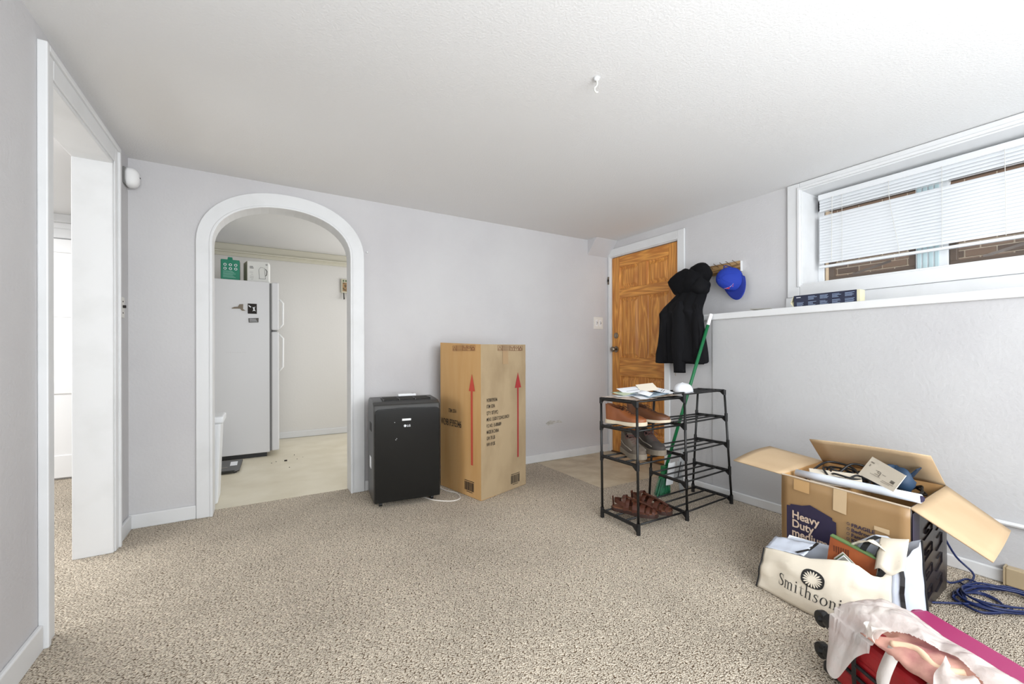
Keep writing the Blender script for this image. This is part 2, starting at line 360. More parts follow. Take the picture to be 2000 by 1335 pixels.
# ---- kitchen shell
struct('wall_kitchen', bx(bx(bx(BM(), -.80, 2.7, KY, KY+.1, 0, 2.4), 2.6, 2.7, 3.4, KY, 0, 2.4), XL-.131, XL-.05, 3.43, KY, 0, 2.4), KWALL, 'off-white kitchen walls seen through the arch', 'wall')
struct('trim_11', bx(bx(BM(), -.71, 2.6, KY-.05, KY, 2.222, 2.31), -.71, 2.6, KY-.034, KY, 2.172, 2.216), KCREAM, 'cream moulding at the top of the kitchen wall', 'trim', bev=.008)
struct('trim_11b', bx(BM(), -.71, 2.6, KY-.075, KY, 2.207, 2.224), KCREAM, 'thin cream picture rail below the kitchen moulding', 'trim', bev=.004).name = 'trim_12'
base('baseboard_kitchen', [(-.71, 2.6, KY-.018, KY, 0, .075)], 0, 'white baseboard along the kitchen wall')

# ------------------------------------------------------------------ pine door
dr = thing('door_1', 'honey pine six-panel entry door in the right corner', 'door', (XU, 2.85, 0), kind='structure')
DX = XU+.012
def dpart(name, y0, y1, z0, z1, mt, th=.035, bev=.003, dx=0): return obj(name, bx(BM(), DX+dx, DX+th, y0, y1, z0, z1), mt, dr, bev=bev)
SW = .105; ya, yb = DY0+.008, DY1-.006; ym = (ya+yb)/2
dpart('stile', ya, ya+SW, .01, DT-.012, PINEV); dpart('stile', yb-SW, yb, .01, DT-.012, PINEV)
rails = [(.01, .24), (.80, .985), (1.60, 1.695), (1.925, DT-.012)]
for z0, z1 in rails: dpart('rail', ya+SW+.0005, yb-SW-.0005, z0, z1, PINEH)
for k in range(3):
    z0, z1 = rails[k][1], rails[k+1][0]
    dpart('mullion', ym-.05, ym+.05, z0+.0005, z1-.0005, PINEV)
    for y0, y1 in ((ya+SW, ym-.05), (ym+.05, yb-SW)):
        # raised panel: sunken field rising to a raised centre
        bm = BM(); e = .004
        def rect(i, x): return [bm.verts.new((x, y, z)) for y, z in ((y0+i, z0+i), (y1-i, z0+i), (y1-i, z1-i), (y0+i, z1-i))]
        rings = [rect(-e, DX+.03), rect(-e, DX+.004), rect(.008, DX+.013), rect(.016, DX+.016), rect(.046, DX+.003), rect(.05, DX+.003)]
        for q in range(len(rings)-1):
            for j in range(4): bm.faces.new((rings[q][j], rings[q][(j+1) % 4], rings[q+1][(j+1) % 4], rings[q+1][j]))
        bm.faces.new(rings[-1]); bm.faces.new(rings[0][::-1])
        obj('panel', bm, PINEV, dr)
def knob(z, r, big):
    y = yb-.06
    bm = cyl(BM(), (DX, y, z), (DX-.008, y, z), r*1.15, 20)
    k = obj('escutcheon' if big else 'deadbolt', bm, CHROME, dr, smooth=False, bev=.002)
    if big:
        prof = [(.008, .012), (.02, .011), (.032, .018), (.045, .028), (.058, .027), (.066, .016), (.068, .002)]
        bm = BM(); grid(bm, lambda u, v: V((DX-(prof[int(round(v*6))][0]), y+prof[int(round(v*6))][1]*math.cos(2*PI*u), z+prof[int(round(v*6))][1]*math.sin(2*PI*u))), 18, 7, True, True)
        obj('knob', bm, CHROME, dr, smooth=True)
    else:
        obj('thumb_turn', bx(BM(), DX-.022, DX-.008, y-.005, y+.005, z-.017, z+.017), CHROME, dr, bev=.002)
knob(1.218, .026, False); knob(1.075, .028, True)
obj('latch_plate', bx(BM(), DX-.003, DX+.03, yb-.001, yb+.003, 1.05, 1.11), CHROME, dr)
fr('trim_13', [(XU-.018, XU, DY0-.072, DY0, 0, DT+.078), (XU-.018, XU, DY0, DY1, DT, DT+.078), (XU-.018, XU, DY1, YB-.004, 0, DT+.078)], 'white casing boards around the pine door')
fr('trim_14', [(XU-.006, XU+.10, DY0-.001, DY0+.006, 0, DT), (XU-.006, XU+.10, DY0, DY1, DT-.008, DT+.001), (XU-.006, XU+.10, DY1-.004, DY1+.002, 0, DT)], 'thin white jamb around the pine door', .002)
struct('trim_18', bx(BM(), XU-.004, XU+.10, DY0, YB-.002, -.016, .009), mat('leak_stop_wood', (96, 70, 46), .6), 'dark threshold added under the pine door to stop a light leak', 'threshold')  # dark strip added to close a light leak below the door
hg = thing('strike_hardware', 'small dark metal latch on the jamb left of the pine door', 'latch', (XU-.02, DY1+.015, 1.8))
obj('plate', bx(BM(), XU-.022, XU-.018, DY1+.006, DY1+.028, 1.76, 1.84), CHROME, hg); obj('bolt', bx(BM(), XU-.032, XU-.022, DY1+.010, DY1+.020, 1.79, 1.815), INK, hg, bev=.002)

# ------------------------------------------------------------------ window
fr('trim_15', [(XU-.02, XU, WY1+.001, WY1+.078, WB-.078, H-.004), (XU-.02, XU, WY0-.08, WY1+.001, WT, H-.004), (XU-.02, XU, WY0-.08, WY1+.001, WB-.078, WB), (XU-.02, XU, WY0-.08, WY0, WB, WT),
               (XU-.028, XU, WY1-.004, WY1+.014, WB-.012, WT+.014), (XU-.028, XU, WY0, WY1, WT-.004, WT+.014)], 'white casing boards around the wide basement window')
fr('trim_16', [(XU-.012, XU, -1.7, WY1+.092, 1.323, WB-.079)], 'flat white apron board between window casing and ledge', .003)
fr('trim_17', [(XU-.01, XU+.25, WY1-.012, WY1+.001, WB-.001, WT), (XU-.01, XU+.25, WY0, WY1-.012, WT-.012, WT+.001), (XU-.01, XU+.25, WY0, WY1-.012, WB-.001, WB+.010), (XU-.01, XU+.25, WY0, WY0+.012, WB, WT)], 'white boards lining the deep window recess', .002)
wn = thing('window_1', 'wide low basement window with brown metal sashes behind blinds', 'window', (XU+.22, .55, WB), kind='structure')
VINYL = mat('white_window_vinyl', (236, 238, 240), .4); BRONZE = mat('bronze_sash_metal', (98, 84, 74), .4); BEIGE = mat('beige_frame_edge', (214, 190, 160), .5)
XF = XU+.215
bm = BM(); bx(bm, XF, XF+.05, WY0+.012, WY1-.012, WB+.01, WB+.035); bx(bm, XF, XF+.05, WY0+.012, WY1-.012, WT-.120, WT-.012)
bx(bm, XF, XF+.05, WY1-.05, WY1-.012, WB+.035, WT-.045); bx(bm, XF, XF+.05, WY0+.012, WY0+.05, WB+.035, WT-.045)
obj('window_frame', bm, VINYL, wn, bev=.003)
GL = bpy.data.materials.new('window_glass'); GL.use_nodes = True; n_ = GL.node_tree.nodes; n_.clear()
o_ = n_.new('ShaderNodeOutputMaterial'); t_ = n_.new('ShaderNodeBsdfTransparent'); g_ = n_.new('ShaderNodeBsdfGlossy'); g_.inputs[1].default_value = .02
mx_ = n_.new('ShaderNodeMixShader'); mx_.inputs[0].default_value = .05
for a_, b_ in ((t_.outputs[0], mx_.inputs[1]), (g_.outputs[0], mx_.inputs[2]), (mx_.outputs[0], o_.inputs[0])): GL.node_tree.links.new(a_, b_)
for y0, y1 in ((.925, 1.375), (.33, .775), (-.29, .18)):
    bm = BM(); t = .028; z0, z1 = WB+.036, WT-.121
    bx(bm, XF+.008, XF+.045, y0, y1, z0, z0+t); bx(bm, XF+.008, XF+.045, y0, y1, z1-.008, z1)
    bx(bm, XF+.008, XF+.045, y0, y0+t, z0+t, z1-t); bx(bm, XF+.008, XF+.045, y1-t, y1, z0+t, z1-t)
    s = obj('sash', bm, BRONZE, wn, bev=.002)
    obj('pane', bx(BM(), XF+.03, XF+.034, y0+t, y1-t, z0+t, z1-t), GL, s)
    obj('stay_arm', ribbon(BM(), [(XF+.055, y1-.12, z0+.035), (XF+.13, y1-.30, z0+.10)], (0, 0, 1), .016, .004), BRONZE, s)
    if y1 > 1: obj('sash_edge', bx(BM(), XF+.004, XF+.046, y1, y1+.018, z0, z1), BEIGE, s)
RIB = mat('pale_blue_ribbed_post', (190, 212, 216), .5)
for y0, y1 in ((.775, .925), (.18, .33)):
    bm = BM()
    bx(bm, XF+.002, XF+.046, y0+.004, y1-.004, WB+.035, WT-.045)
    p = obj('mullion_post', bm, VINYL, wn, bev=.003)
    for k in range(4): obj('rib', bx(BM(), XF-.006, XF+.002, y0+.042+k*.026, y0+.060+k*.026, WB+.035, WT-.045), RIB, p, bev=.003)
# blinds
bl = thing('window_blind', 'white venetian mini blind lowered over the basement window', 'blind', (XU+.145, .55, WT-.02))
SLAT = mat('white_blind_slat', (232, 235, 238), .45, trans=.15)
XB = XU+.145; bY0, bY1 = WY0+.03, 1.398
obj('head_rail', bx(BM(), XB-.014, XB+.014, bY0, bY1+.004, 2.088, 2.124), mat('blind_rail', (222, 224, 226), .4), bl, bev=.002)
def slatmesh(tilt):
    bm = BM(); W = .0125
    for k in range(4):
        a = -W+2*W*k/3; c = .0018*(1-(a/W)**2)
        x = a*math.cos(tilt)-c*math.sin(tilt); z = a*math.sin(tilt)+c*math.cos(tilt)
        for y in (bY0, bY1): bm.verts.new((x, y, z))
    bm.verts.ensure_lookup_table()
    for k in range(3): bm.faces.new((bm.verts[2*k], bm.verts[2*k+1], bm.verts[2*k+3], bm.verts[2*k+2]))
    me = bpy.data.meshes.new('slat'); bm.to_mesh(me); bm.free(); me.materials.append(SLAT); return me
S1 = slatmesh(1.16); S2 = slatmesh(.05)
zs = 2.078; zz = []
for k in range(4): zz.append((zs-k*.0195, 0))
z = zs-4*.0195
zz.append((z+.003, 1))
z = 1.968
while z > 1.648: zz.append((z, 0)); z -= .0192
for i, (z, op) in enumerate(zz):
    o = bpy.data.objects.new('slat', S2 if op else S1); COL.objects.link(o); o.parent = bl
    L0 = V(bl.location); o.location = V((XB, 0, z))-L0
    o.rotation_euler = ((rnd.random()-.5)*.0012, 0, 0)
obj('bottom_rail', bx(BM(), XB-.013, XB+.013, bY0, bY1, 1.618, 1.634), mat('blind_rail', (222, 224, 226), .4), bl, bev=.002)
CORD = mat('blind_cord', (206, 204, 198), .7)
for y in (1.262, .785, .30, -.18):
    obj('ladder_cord', tube(BM(), [(XB-.015, y, 2.09), (XB-.015, y, 1.63)], .0011, 5), CORD, bl)
obj('pull_cord', tube(BM(), smooth_path([(XB-.018, 1.02, 2.09), (XB-.022, 1.012, 1.95), (XB-.025, .975, 1.70), (XB-.022, .968, 1.62)]), .0013, 5), CORD, bl)
obj('tilt_wand', tube(BM(), [(XB-.022, 1.315, 2.09), (XB-.024, 1.318, 1.65)], .0018, 6), CORD, bl)
obj('pull_cord', tube(BM(), [(XB-.018, .55, 2.09), (XB-.020, .546, 1.64)], .0013, 5), CORD, bl)

# outside: neighbour's brick wall
nb = thing('brick_wall', 'brown brick wall of the neighbouring house seen below the blinds', 'wall', (6.0, 1.5, 0))
obj('mortar', bx(BM(), 6.012, 6.2, -3, 5, -.2, 3.6), mat('mortar', (214, 196, 172), .9), nb)
BR = [mat('brick_%d' % i, c, .85, bump=(40, .3, 4, .004)) for i, c in enumerate([(112, 88, 70), (94, 74, 60), (124, 98, 78)])]
bms = []
for q in range(3):
    bm = bx(BM(), -.0, .03, -.101, .101, -.031, .031); me = bpy.data.meshes.new('brick'); bm.to_mesh(me); bm.free(); me.materials.append(BR[q]); bms.append(me)
cnt = 0; rest = BM()
for rrow in range(42):
    z = .3+rrow*.0745
    for cc in range(36):
        y = -2.6+cc*.2145+(.107 if rrow % 2 else 0)
        if 1.72 < z < 2.62 and .35 < y < 3.1 and cnt < 290:
            o = bpy.data.objects.new('brick', bms[rnd.randrange(3)]); COL.objects.link(o); o.parent = nb
            o.location = (rnd.random()*.004, y-1.5, z); cnt += 1
        else: bx(rest, 6.0, 6.03, y-.101, y+.101, z-.031, z+.031)
o = obj('brickwork', rest, BR[0], nb); o['kind'] = 'stuff'
struct('ground_outside', bx(BM(), 3.45, 6.1, -3, 5, 1.0, 1.2), mat('gravel', (150, 140, 128), .95, var=(20, (110, 100, 90), .4, .6)), 'gravel strip of ground outside the window', 'ground')

# ================================================================== OBJECTS
# ------------------------------------------------------------------ fridge and kitchen things
FW = mat('fridge_white_enamel', (214, 214, 216), .4, bump=(90, .06, 2, .002)); FD = mat('fridge_seal_grey', (120, 120, 120), .6)
fg = thing('refrigerator', 'white top-freezer refrigerator standing side-on beyond the arch', 'refrigerator', (-.26, 5.3, -.004))
obj('body', bx(BM(), -.60, .085, 4.93, 5.66, .04, 1.765), FW, fg, bev=.006)
obj('kick_plate', bx(BM(), -.58, .06, 4.95, 5.64, -.004, .045), BLACKP, fg)
obj('seal', bx(BM(), .086, .100, 4.94, 5.65, .05, 1.755), FD, fg)
for z0, z1, h0, h1 in ((.05, 1.262, .86, 1.235), (1.277, 1.765, 1.30, 1.60)):
    d = obj('door', bx(BM(), .101, .168, 4.925, 5.665, z0, z1), FW, fg, bev=.012)
    bm = tube(BM(), [(.172, 4.965, h0), (.205, 4.965, h0+.04), (.207, 4.965, h1-.04), (.172, 4.965, h1)], .009, 8)
    obj('handle', bm, WHITE, d, smooth=True)
obj('hinge_cap', bx(BM(), .06, .14, 5.58, 5.64, 1.766, 1.79), WHITE, fg, bev=.004)
t = text('crease_mark', '- - -- - - - -- -- - ---', .022, fg, V((-.28, 4.9285, 1.045)), (1, 0, 0), (0, 0, 1), mat('faint_mark', (170, 168, 166), .7), th=.0006)
# magnets
mg = thing('state_magnet', 'small state-shaped magnet on the fridge side', 'magnet', (-.18, 4.929, 1.49))
sh = [(-.235, 1.485), (-.215, 1.497), (-.185, 1.50), (-.172, 1.525), (-.140, 1.528), (-.142, 1.48), (-.12, 1.463), (-.152, 1.462), (-.168, 1.482), (-.235, 1.478)]
obj('plate', slab(BM(), [(x, 4.926, z) for x, z in sh], .003), mat('magnet_brown', (110, 96, 76), .4), mg)
obj('silver_edge', tube(BM(), [(-.235, 4.924, 1.476), (-.17, 4.924, 1.478), (-.15, 4.924, 1.459), (-.118, 4.924, 1.461)], .0022, 6), WHITE, mg)
mg = thing('photo_magnet', 'black and white picture magnet on the fridge side', 'magnet', (-.065, 4.929, 1.49))
obj('plate', bx(BM(), -.103, -.026, 4.926, 4.929, 1.437, 1.537), INK, mg)
obj('picture', slab(BM(), [(x, 4.9255, z) for x, z in ((-.062, 1.46), (-.055, 1.48), (-.062, 1.505), (-.048, 1.50), (-.038, 1.512), (-.046, 1.485), (-.036, 1.462), (-.05, 1.468))], .001), PAPER, mg)
obj('picture', slab(BM(), [(x, 4.9255, z) for x, z in ((-.095, 1.51), (-.08, 1.498), (-.072, 1.505), (-.082, 1.512), (-.096, 1.524))], .001), PAPER, mg)
mg = thing('strip_magnet', 'small dark patterned magnet strip below the picture magnet', 'magnet', (-.055, 4.929, 1.37))
obj('plate', slab(BM(), [(-.095, 4.926, 1.348), (-.012, 4.926, 1.352), (-.010, 4.926, 1.397), (-.098, 4.926, 1.391)], .003), mat('magnet_grey', (88, 86, 82), .6), mg)
for k in range(3): obj('line', bx(BM(), -.088, -.022-k*.006, 4.9245, 4.926, 1.359+k*.0115, 1.362+k*.0115), PAPER, mg)
# boxes on fridge
GREEN = mat('teal_green_carton', (22, 128, 100), .5); SIDEG = mat('carton_side_grey', (196, 192, 180), .7)
gb = thing('appliance_box', 'tall teal green carton with round icons on top of the fridge', 'box', (-.25, 5.05, 1.765))
bmx = bx(BM(), -.325, -.172, 4.98, 5.12, 1.7665, 1.966); obj('carton', bmx, GREEN, gb, bev=.002)
obj('side_panel', bx(BM(), -.328, -.325, 4.985, 5.115, 1.77, 1.96), mat('photo_green_side', (70, 104, 70), .5), gb)
obj('top_flap', slab(BM(), [(-.272, 4.979, 1.966), (-.228, 4.979, 1.966), (-.232, 4.982, 1.99), (-.268, 4.982, 1.99)], .003), GREEN, gb)
for j in range(2):
    for i in range(3):
        bm = BM(); c0 = V((-.292+i*.044, 4.978, 1.915-j*.038))
        tube(bm, [c0+V((math.cos(q)*.0105, 0, math.sin(q)*.0105)) for q in [2*PI*k/14 for k in range(14)]], .0032, 5, closed=True); obj('icon', bm, PAPER, gb)
for k in range(6): obj('print_line', bx(BM(), -.308, -.205-(k % 3)*.012, 4.9785, 4.980, 1.790+k*.012, 1.7935+k*.012), mat('pale_teal_print', (150, 200, 184), .6), gb)
wb = thing('appliance_box', 'white kettle carton with grey side on top of the fridge', 'box', (0, 5.06, 1.765))
obj('carton', slab(BM(), [(-.107, 4.99, 1.7665), (.078, 4.97, 1.7665), (.095, 5.12, 1.7665), (-.14, 5.15, 1.7665)], -.205), mat('white_carton', (226, 226, 222), .6), wb, bev=.002)
slabp = obj('grey_side', slab(BM(), [(-.110, 4.99, 1.768), (-.110, 4.99, 1.970), (-.1435, 5.148, 1.970), (-.1435, 5.148, 1.768)], .001), mat('carton_olive_grey', (168, 162, 140), .7), wb)
def onw(s, z, off=.001):  # point on the white front face
    a = V((-.107, 4.99, 0)); b = V((.078, 4.97, 0)); u_ = (b-a).normalized(); n__ = V((u_.y, -u_.x, 0)); return a+u_*s+n__*off+V((0, 0, z))
bm = BM()
for s0, s1, z0, z1 in ((.02, .05, 1.915, 1.922), (.02, .055, 1.90, 1.908), (.03, .05, 1.84, 1.842), (.02, .055, 1.82, 1.822), (.02, .055, 1.805, 1.807), (.03, .05, 1.79, 1.792), (.02, .05, 1.86, 1.862)):
    slab(bm, [onw(s0, z0), onw(s1, z0), onw(s1, z1), onw(s0, z1)], .0005)
obj('print', bm, mat('grey_print', (110, 110, 110), .7), wb)['kind'] = 'stuff'
obj('kettle_outline', tube(BM(), [onw(*p) for p in ((.105, 1.80), (.10, 1.89), (.115, 1.915), (.15, 1.91), (.158, 1.80), (.16, 1.80), (.10, 1.80))], .0016, 5), mat('grey_print', (110, 110, 110), .7), wb)
obj('kettle_handle', tube(BM(), [onw(*p) for p in ((.158, 1.90), (.172, 1.88), (.168, 1.84), (.158, 1.83))], .003, 5), INK, wb)
obj('emblem', tube(BM(), [onw(.168+.007*math.cos(q), 1.945+.007*math.sin(q)) for q in [2*PI*k/12 for k in range(12)]], .0016, 5, closed=True), INK, wb)
bm = BM(); bx(bm, -.1365, -.1345, 5.02, 5.03, 1.80, 1.83); obj('side_mark', bm, INK, wb)
# trash bin
tb = thing('trash_bin', 'tall white plastic bin just inside the kitchen left of the arch', 'bin', (-.42, 3.68, -.004))
TB = mat('white_bin_plastic', (232, 234, 236), .35)
def taper(bm, x0, x1, y0, y1, z0, z1, d):
    a = [bm.verts.new(p) for p in ((x0+d, y0+d, z0), (x1-d, y0+d, z0), (x1-d, y1-d, z0), (x0+d, y1-d, z0))]
    b = [bm.verts.new(p) for p in ((x0, y0, z1), (x1, y0, z1), (x1, y1, z1), (x0, y1, z1))]
    bm.faces.new(a[::-1]); bm.faces.new(b)
    for i in range(4): bm.faces.new((a[i], a[(i+1) % 4], b[(i+1) % 4], b[i]))
    return bm
obj('bucket', taper(BM(), -.60, -.232, 3.52, 3.78, -.004, .56, .02), TB, tb, bev=.015, seg=3)
obj('lid', bx(BM(), -.612, -.216, 3.508, 3.792, .556, .606), TB, tb, bev=.014, seg=3)
# scale on floor
fs = thing('bathroom_scale', 'flat black scale lying on the kitchen floor before the fridge', 'scale', (-.33, 4.6, -.004))
obj('platform', slab(BM(), [(-.50, 4.40, .026), (-.19, 4.37, .026), (-.155, 4.41, .026), (-.142, 4.80, .026), (-.50, 4.82, .026)], .02), mat('black_glossy_plastic', (44, 44, 42), .3), fs, bev=.006)
obj('label', slab(BM(), [(-.235, 4.56, .0275), (-.18, 4.56, .0275), (-.18, 4.72, .0275), (-.235, 4.72, .0275)], .001), PAPER, fs)
obj('band', bx(BM(), -.47, -.25, 4.50, 4.52, .0265, .0275), CHROME, fs)
for x, y in ((-.47, 4.42), (-.19, 4.42), (-.47, 4.79), (-.18, 4.77)): obj('foot', cyl(BM(), (x, y, -.004), (x, y, .008), .014, 10), BLACKP, fs)
# crumbs
cb = thing('floor_debris', 'dark specks scattered on the kitchen floor near the fridge', 'debris', (.1, 4.6, -.004), kind='stuff')
bm = BM()
for k in range(7):
    x = -.1+rnd.random()*.5; y = 4.2+rnd.random()*.7; r_ = .002+rnd.random()*.004; bx(bm, x, x+r_*1.5, y, y+r_, -.004, 0)
bx(bm, .20, .225, 4.62, 4.635, -.004, .006)
obj('specks', bm, INK, cb)
# wall key holder
kh = thing('key_holder', 'small framed picture key holder with black hook on the kitchen wall', 'key holder', (.98, KY, 1.9))
obj('frame', bx(BM(), .91, 1.05, KY-.02, KY-.001, 1.83, 2.01), mat('cream_frame', (200, 196, 176), .6), kh, bev=.003)
obj('picture', bx(BM(), .928, 1.03, KY-.022, KY-.020, 1.85, 1.965), mat('tan_floral_print', (168, 134, 96), .7, var=(70, (70, 70, 50), .45, .6)), kh)
for k in range(3): obj('print_letter', bx(BM(), .93+k*.03, .947+k*.03, KY-.022, KY-.020, 1.975, 1.998), mat('green_print', (90, 110, 80), .7), kh)
for x in (.942, 1.0): obj('hook', tube(BM(), [(x, KY-.018, 1.83), (x, KY-.03, 1.78), (x, KY-.035, 1.745), (x, KY-.05, 1.75), (x, KY-.052, 1.765)], .006, 6), INK, kh)

# ------------------------------------------------------------------ small wall things
ms = thing('motion_sensor', 'small white motion sensor in the upper left room corner', 'sensor', (XL+.03, 3.24, 2.07))
def sens(u, v):
    prof = [(.0, .052), (.012, .056), (.03, .054), (.045, .046), (.055, .03), (.058, .001)]; q = 2*PI*u; p = prof[int(round(v*5))]
    return V((XL+.01+p[0], 3.235+p[1]*.85*math.copysign(abs(math.cos(q))**.7, math.cos(q)), 2.062+p[1]*math.copysign(abs(math.sin(q))**.7, math.sin(q))))
obj('housing', grid(BM(), sens, 24, 6, True, True), WHITE, ms, smooth=True)
obj('bracket', bx(BM(), XL, XL+.011, 3.19, 3.28, 2.015, 2.11), mat('sensor_bracket', (120, 120, 118), .6), ms, bev=.004)
obj('lens_dot', cyl(BM(), (XL+.067, 3.235, 2.068), (XL+.070, 3.235, 2.068), .004, 8), INK, ms)
ls = thing('light_switch', 'single toggle light switch on the left wall beside the doorway', 'switch', (XL, 3.17, 1.3))
obj('plate', bx(BM(), XL, XL+.006, 3.128, 3.20, 1.243, 1.36), mat('switch_plate', (222, 220, 214), .4), ls, bev=.002)
obj('toggle', bx(BM(), XL+.006, XL+.020, 3.159, 3.169, 1.298, 1.314), INK, ls, bev=.002)
for z in (1.27, 1.334): obj('screw', cyl(BM(), (XL+.006, 3.164, z), (XL+.008, 3.164, z), .004, 8), INK, ls)
dp = thing('light_switch', 'double switch and outlet plate on the back wall beside the door', 'switch', (3.04, YB, 1.35))
obj('plate', bx(BM(), 2.972, 3.10, YB-.006, YB, 1.286, 1.412), mat('switch_plate', (222, 220, 214), .4), dp, bev=.002)
for x in (3.012, 3.062):
    obj('outlet_face', bx(BM(), x-.014, x+.014, YB-.009, YB-.006, 1.315, 1.383), WHITE, dp, bev=.002)
    for z in (1.334, 1.366):
        obj('slot', bx(BM(), x-.007, x-.004, YB-.0095, YB-.009, z-.005, z+.005), INK, dp); obj('slot', bx(BM(), x+.004, x+.007, YB-.0095, YB-.009, z-.005, z+.005), INK, dp)
    obj('toggle', bx(BM(), x-.004, x+.004, YB-.018, YB-.009, 1.346, 1.354), mat('grey_toggle', (90, 88, 84), .5), dp)
hk = thing('ceiling_hook', 'painted white plant hook screwed into the ceiling', 'hook', (1.223, 1.337, 2.2))
obj('base', cyl(BM(), (1.223, 1.337, 2.199), (1.223, 1.337, 2.188), .015, 16, .009), TRIM, hk, smooth=True)
obj('hook', tube(BM(), smooth_path([(1.223, 1.337, 2.192), (1.227, 1.337, 2.178), (1.222, 1.337, 2.165), (1.213, 1.337, 2.155), (1.213, 1.337, 2.145), (1.221, 1.337, 2.139), (1.230, 1.337, 2.143)], 5), .0035, 8), mat('hook_paint', (206, 206, 200), .4), hk, smooth=True)
nl = thing('wall_nail', 'small filled nail stub on the back wall right of the arch', 'nail', (.69, YB, 1.8))
obj('stub', cyl(BM(), (.70, YB-.008, 1.806), (.70, YB, 1.806), .006, 8, .009), TRIM, nl)
sf = thing('paint_scuff', 'faint peeling paint scuff low on the back wall between carton and door', 'scuff', (2.42, YB, .35))
obj('patch', slab(BM(), [(2.36+.002*(k % 2), YB-.0012, z) if False else (x, YB-.0012, z) for k, (x, z) in enumerate([(2.36, .36), (2.41, .385), (2.47, .375), (2.53, .38), (2.56, .35), (2.50, .355), (2.44, .345), (2.39, .335)])][::-1], .0012), mat('bare_plaster', (168, 164, 156), .9, var=(30, (196, 194, 190), .4, .6)), sf)
# outlet behind the air conditioner
oc = thing('baseboard_outlet', 'low beige outlet box on the baseboard between cooler and carton', 'outlet', (1.16, YB-.03, .05))
obj('box', bx(BM(), 1.12, 1.205, YB-.05, YB-.017, .012, .085), mat('beige_plastic', (206, 200, 186), .5), oc, bev=.004)
obj('slot', bx(BM(), 1.15, 1.153, YB-.051, YB-.05, .05, .06), INK, oc)

# ------------------------------------------------------------------ portable air conditioner
AG = mat('charcoal_gloss_panel', (26, 26, 25), .22, spec=.3); AB = mat('charcoal_body_plastic', (50, 49, 47), .35); AGR = mat('dark_vent', (16, 16, 17), .6)
ac = thing('portable_air_conditioner', 'black portable air conditioner on casters against the back wall', 'air conditioner', (.645, 2.86, 0), -.10)
L = dict(parent=ac, world=False); Wd = .452
prof = [(.012, .035), (0, .05), (0, .655), (.012, .690), (.05, .708), (.10, .714), (.26, .722), (.30, .705), (.31, .65), (.31, .035)]
bm = BM(); va = [bm.verts.new((0, y, z)) for y, z in prof]; vb = [bm.verts.new((Wd, y, z)) for y, z in prof]
bm.faces.new(va); bm.faces.new(vb[::-1])
for i in range(len(prof)): bm.faces.new((va[i], vb[i], vb[(i+1) % len(prof)], va[(i+1) % len(prof)]))
obj('housing', bm, AB, ac, world=False, bev=.022, seg=4, smooth=False)
# front panel, rounded top corners
pts = [(.006, .04)]; r_ = .03
for k in range(7): q = PI-k*PI/12; pts.append((.006+r_+r_*math.cos(q), .662-r_+r_*math.sin(q)))
pts += [(.2, .668)]
for k in range(7): q = PI/2-k*PI/12; pts.append((Wd-.006-r_+r_*math.cos(q), .662-r_+r_*math.sin(q)))
pts.append((Wd-.006, .04))
obj('front_panel', slab(BM(), [(x, -.012, z) for x, z in pts][::-1], .014), AG, ac, world=False, bev=.004, seg=3)
vt = obj('vent_opening', slab(BM(), [(.07, .055, .7115), (.40, .055, .7115), (.40, .19, .7205), (.07, .19, .7205)], .003), AGR, ac, world=False)
for k in range(3): obj('vane', slab(BM(), [(.075, .085+k*.036, .716+k*.0022), (.395, .085+k*.036, .716+k*.0022), (.395, .092+k*.036, .722+k*.0022), (.075, .092+k*.036, .722+k*.0022)], .002), AB, vt, world=False)
for x in (.072, .18, .29, .398): obj('rib', bx(BM(), x-.002, x+.002, .056, .19, .712, .7235), AB, vt, world=False)
obj('display_window', bx(BM(), .184, .244, -.0135, -.012, .580, .594), mat('pale_display', (226, 226, 226), .3), ac, world=False, bev=.0005)
obj('emblem', cyl(BM(), (.204, -.0135, .545), (.204, -.0125, .545), .0085, 20), PAPER, ac, world=False)
tube_e = obj('emblem_face', tube(BM(), [(.200, -.0142, .549), (.200, -.0142, .541), (.2035, -.0142, .541)], .0007, 4), AG, ac, world=False)
text('lettering', 'LG', .020, ac, V((.2165, -.0126, .538)), (1, 0, 0), (0, 0, 1), PAPER, world=False, bold=.0003)
obj('side_handle', bx(BM(), -.0015, .004, .10, .21, .50, .56), AGR, ac, world=False, bev=.004)
obj('rating_label', bx(BM(), -.0008, .001, .13, .21, .24, .32), PAPER, ac, world=False)
for x in (.05, Wd-.05):
    for y in (.05, .26):
        c0 = obj('caster', bx(BM(), x-.012, x+.012, y-.014, y+.014, .022, .040), BLACKP, ac, world=False)
        obj('wheel', cyl(BM(), (x-.010, y, .0155), (x+.010, y, .0155), .015, 16), BLACKP, c0, world=False)
for x, z in ((.135, .572), (.142, .455), (.148, .462)): obj('scratch', cyl(BM(), (x, -.0128, z), (x, -.0120, z), .0022, 6), PAPER, ac, world=False)
rc = thing('remote_control', 'white remote control lying on top of the black air conditioner', 'remote', (.93, 3.06, .723), -.10)
obj('shell', bx(BM(), -.065, .065, -.02, .02, .001, .019), mat('remote_white', (234, 236, 238), .4), rc, world=False, bev=.005)
obj('button', bx(BM(), .035, .05, -.006, .006, .019, .0205), mat('grey_toggle', (90, 88, 84), .5), rc, world=False)
cd = obj('power_cord', tube(BM(), smooth_path([(.98, 3.02, .004), (1.03, 2.86, .0045), (1.08, 2.785, .0045), (1.16, 2.735, .0045), (1.225, 2.765, .0045), (1.245, 2.87, .0045), (1.205, 2.96, .0045), (1.185, 3.06, .0045), (1.175, 3.17, .01), (1.165, 3.235, .045)], 6), .0045, 8), mat('white_cord', (214, 208, 200), .5), smooth=True)
tag(cd, 'white power cord looping on the carpet beside the tall carton', 'cord')

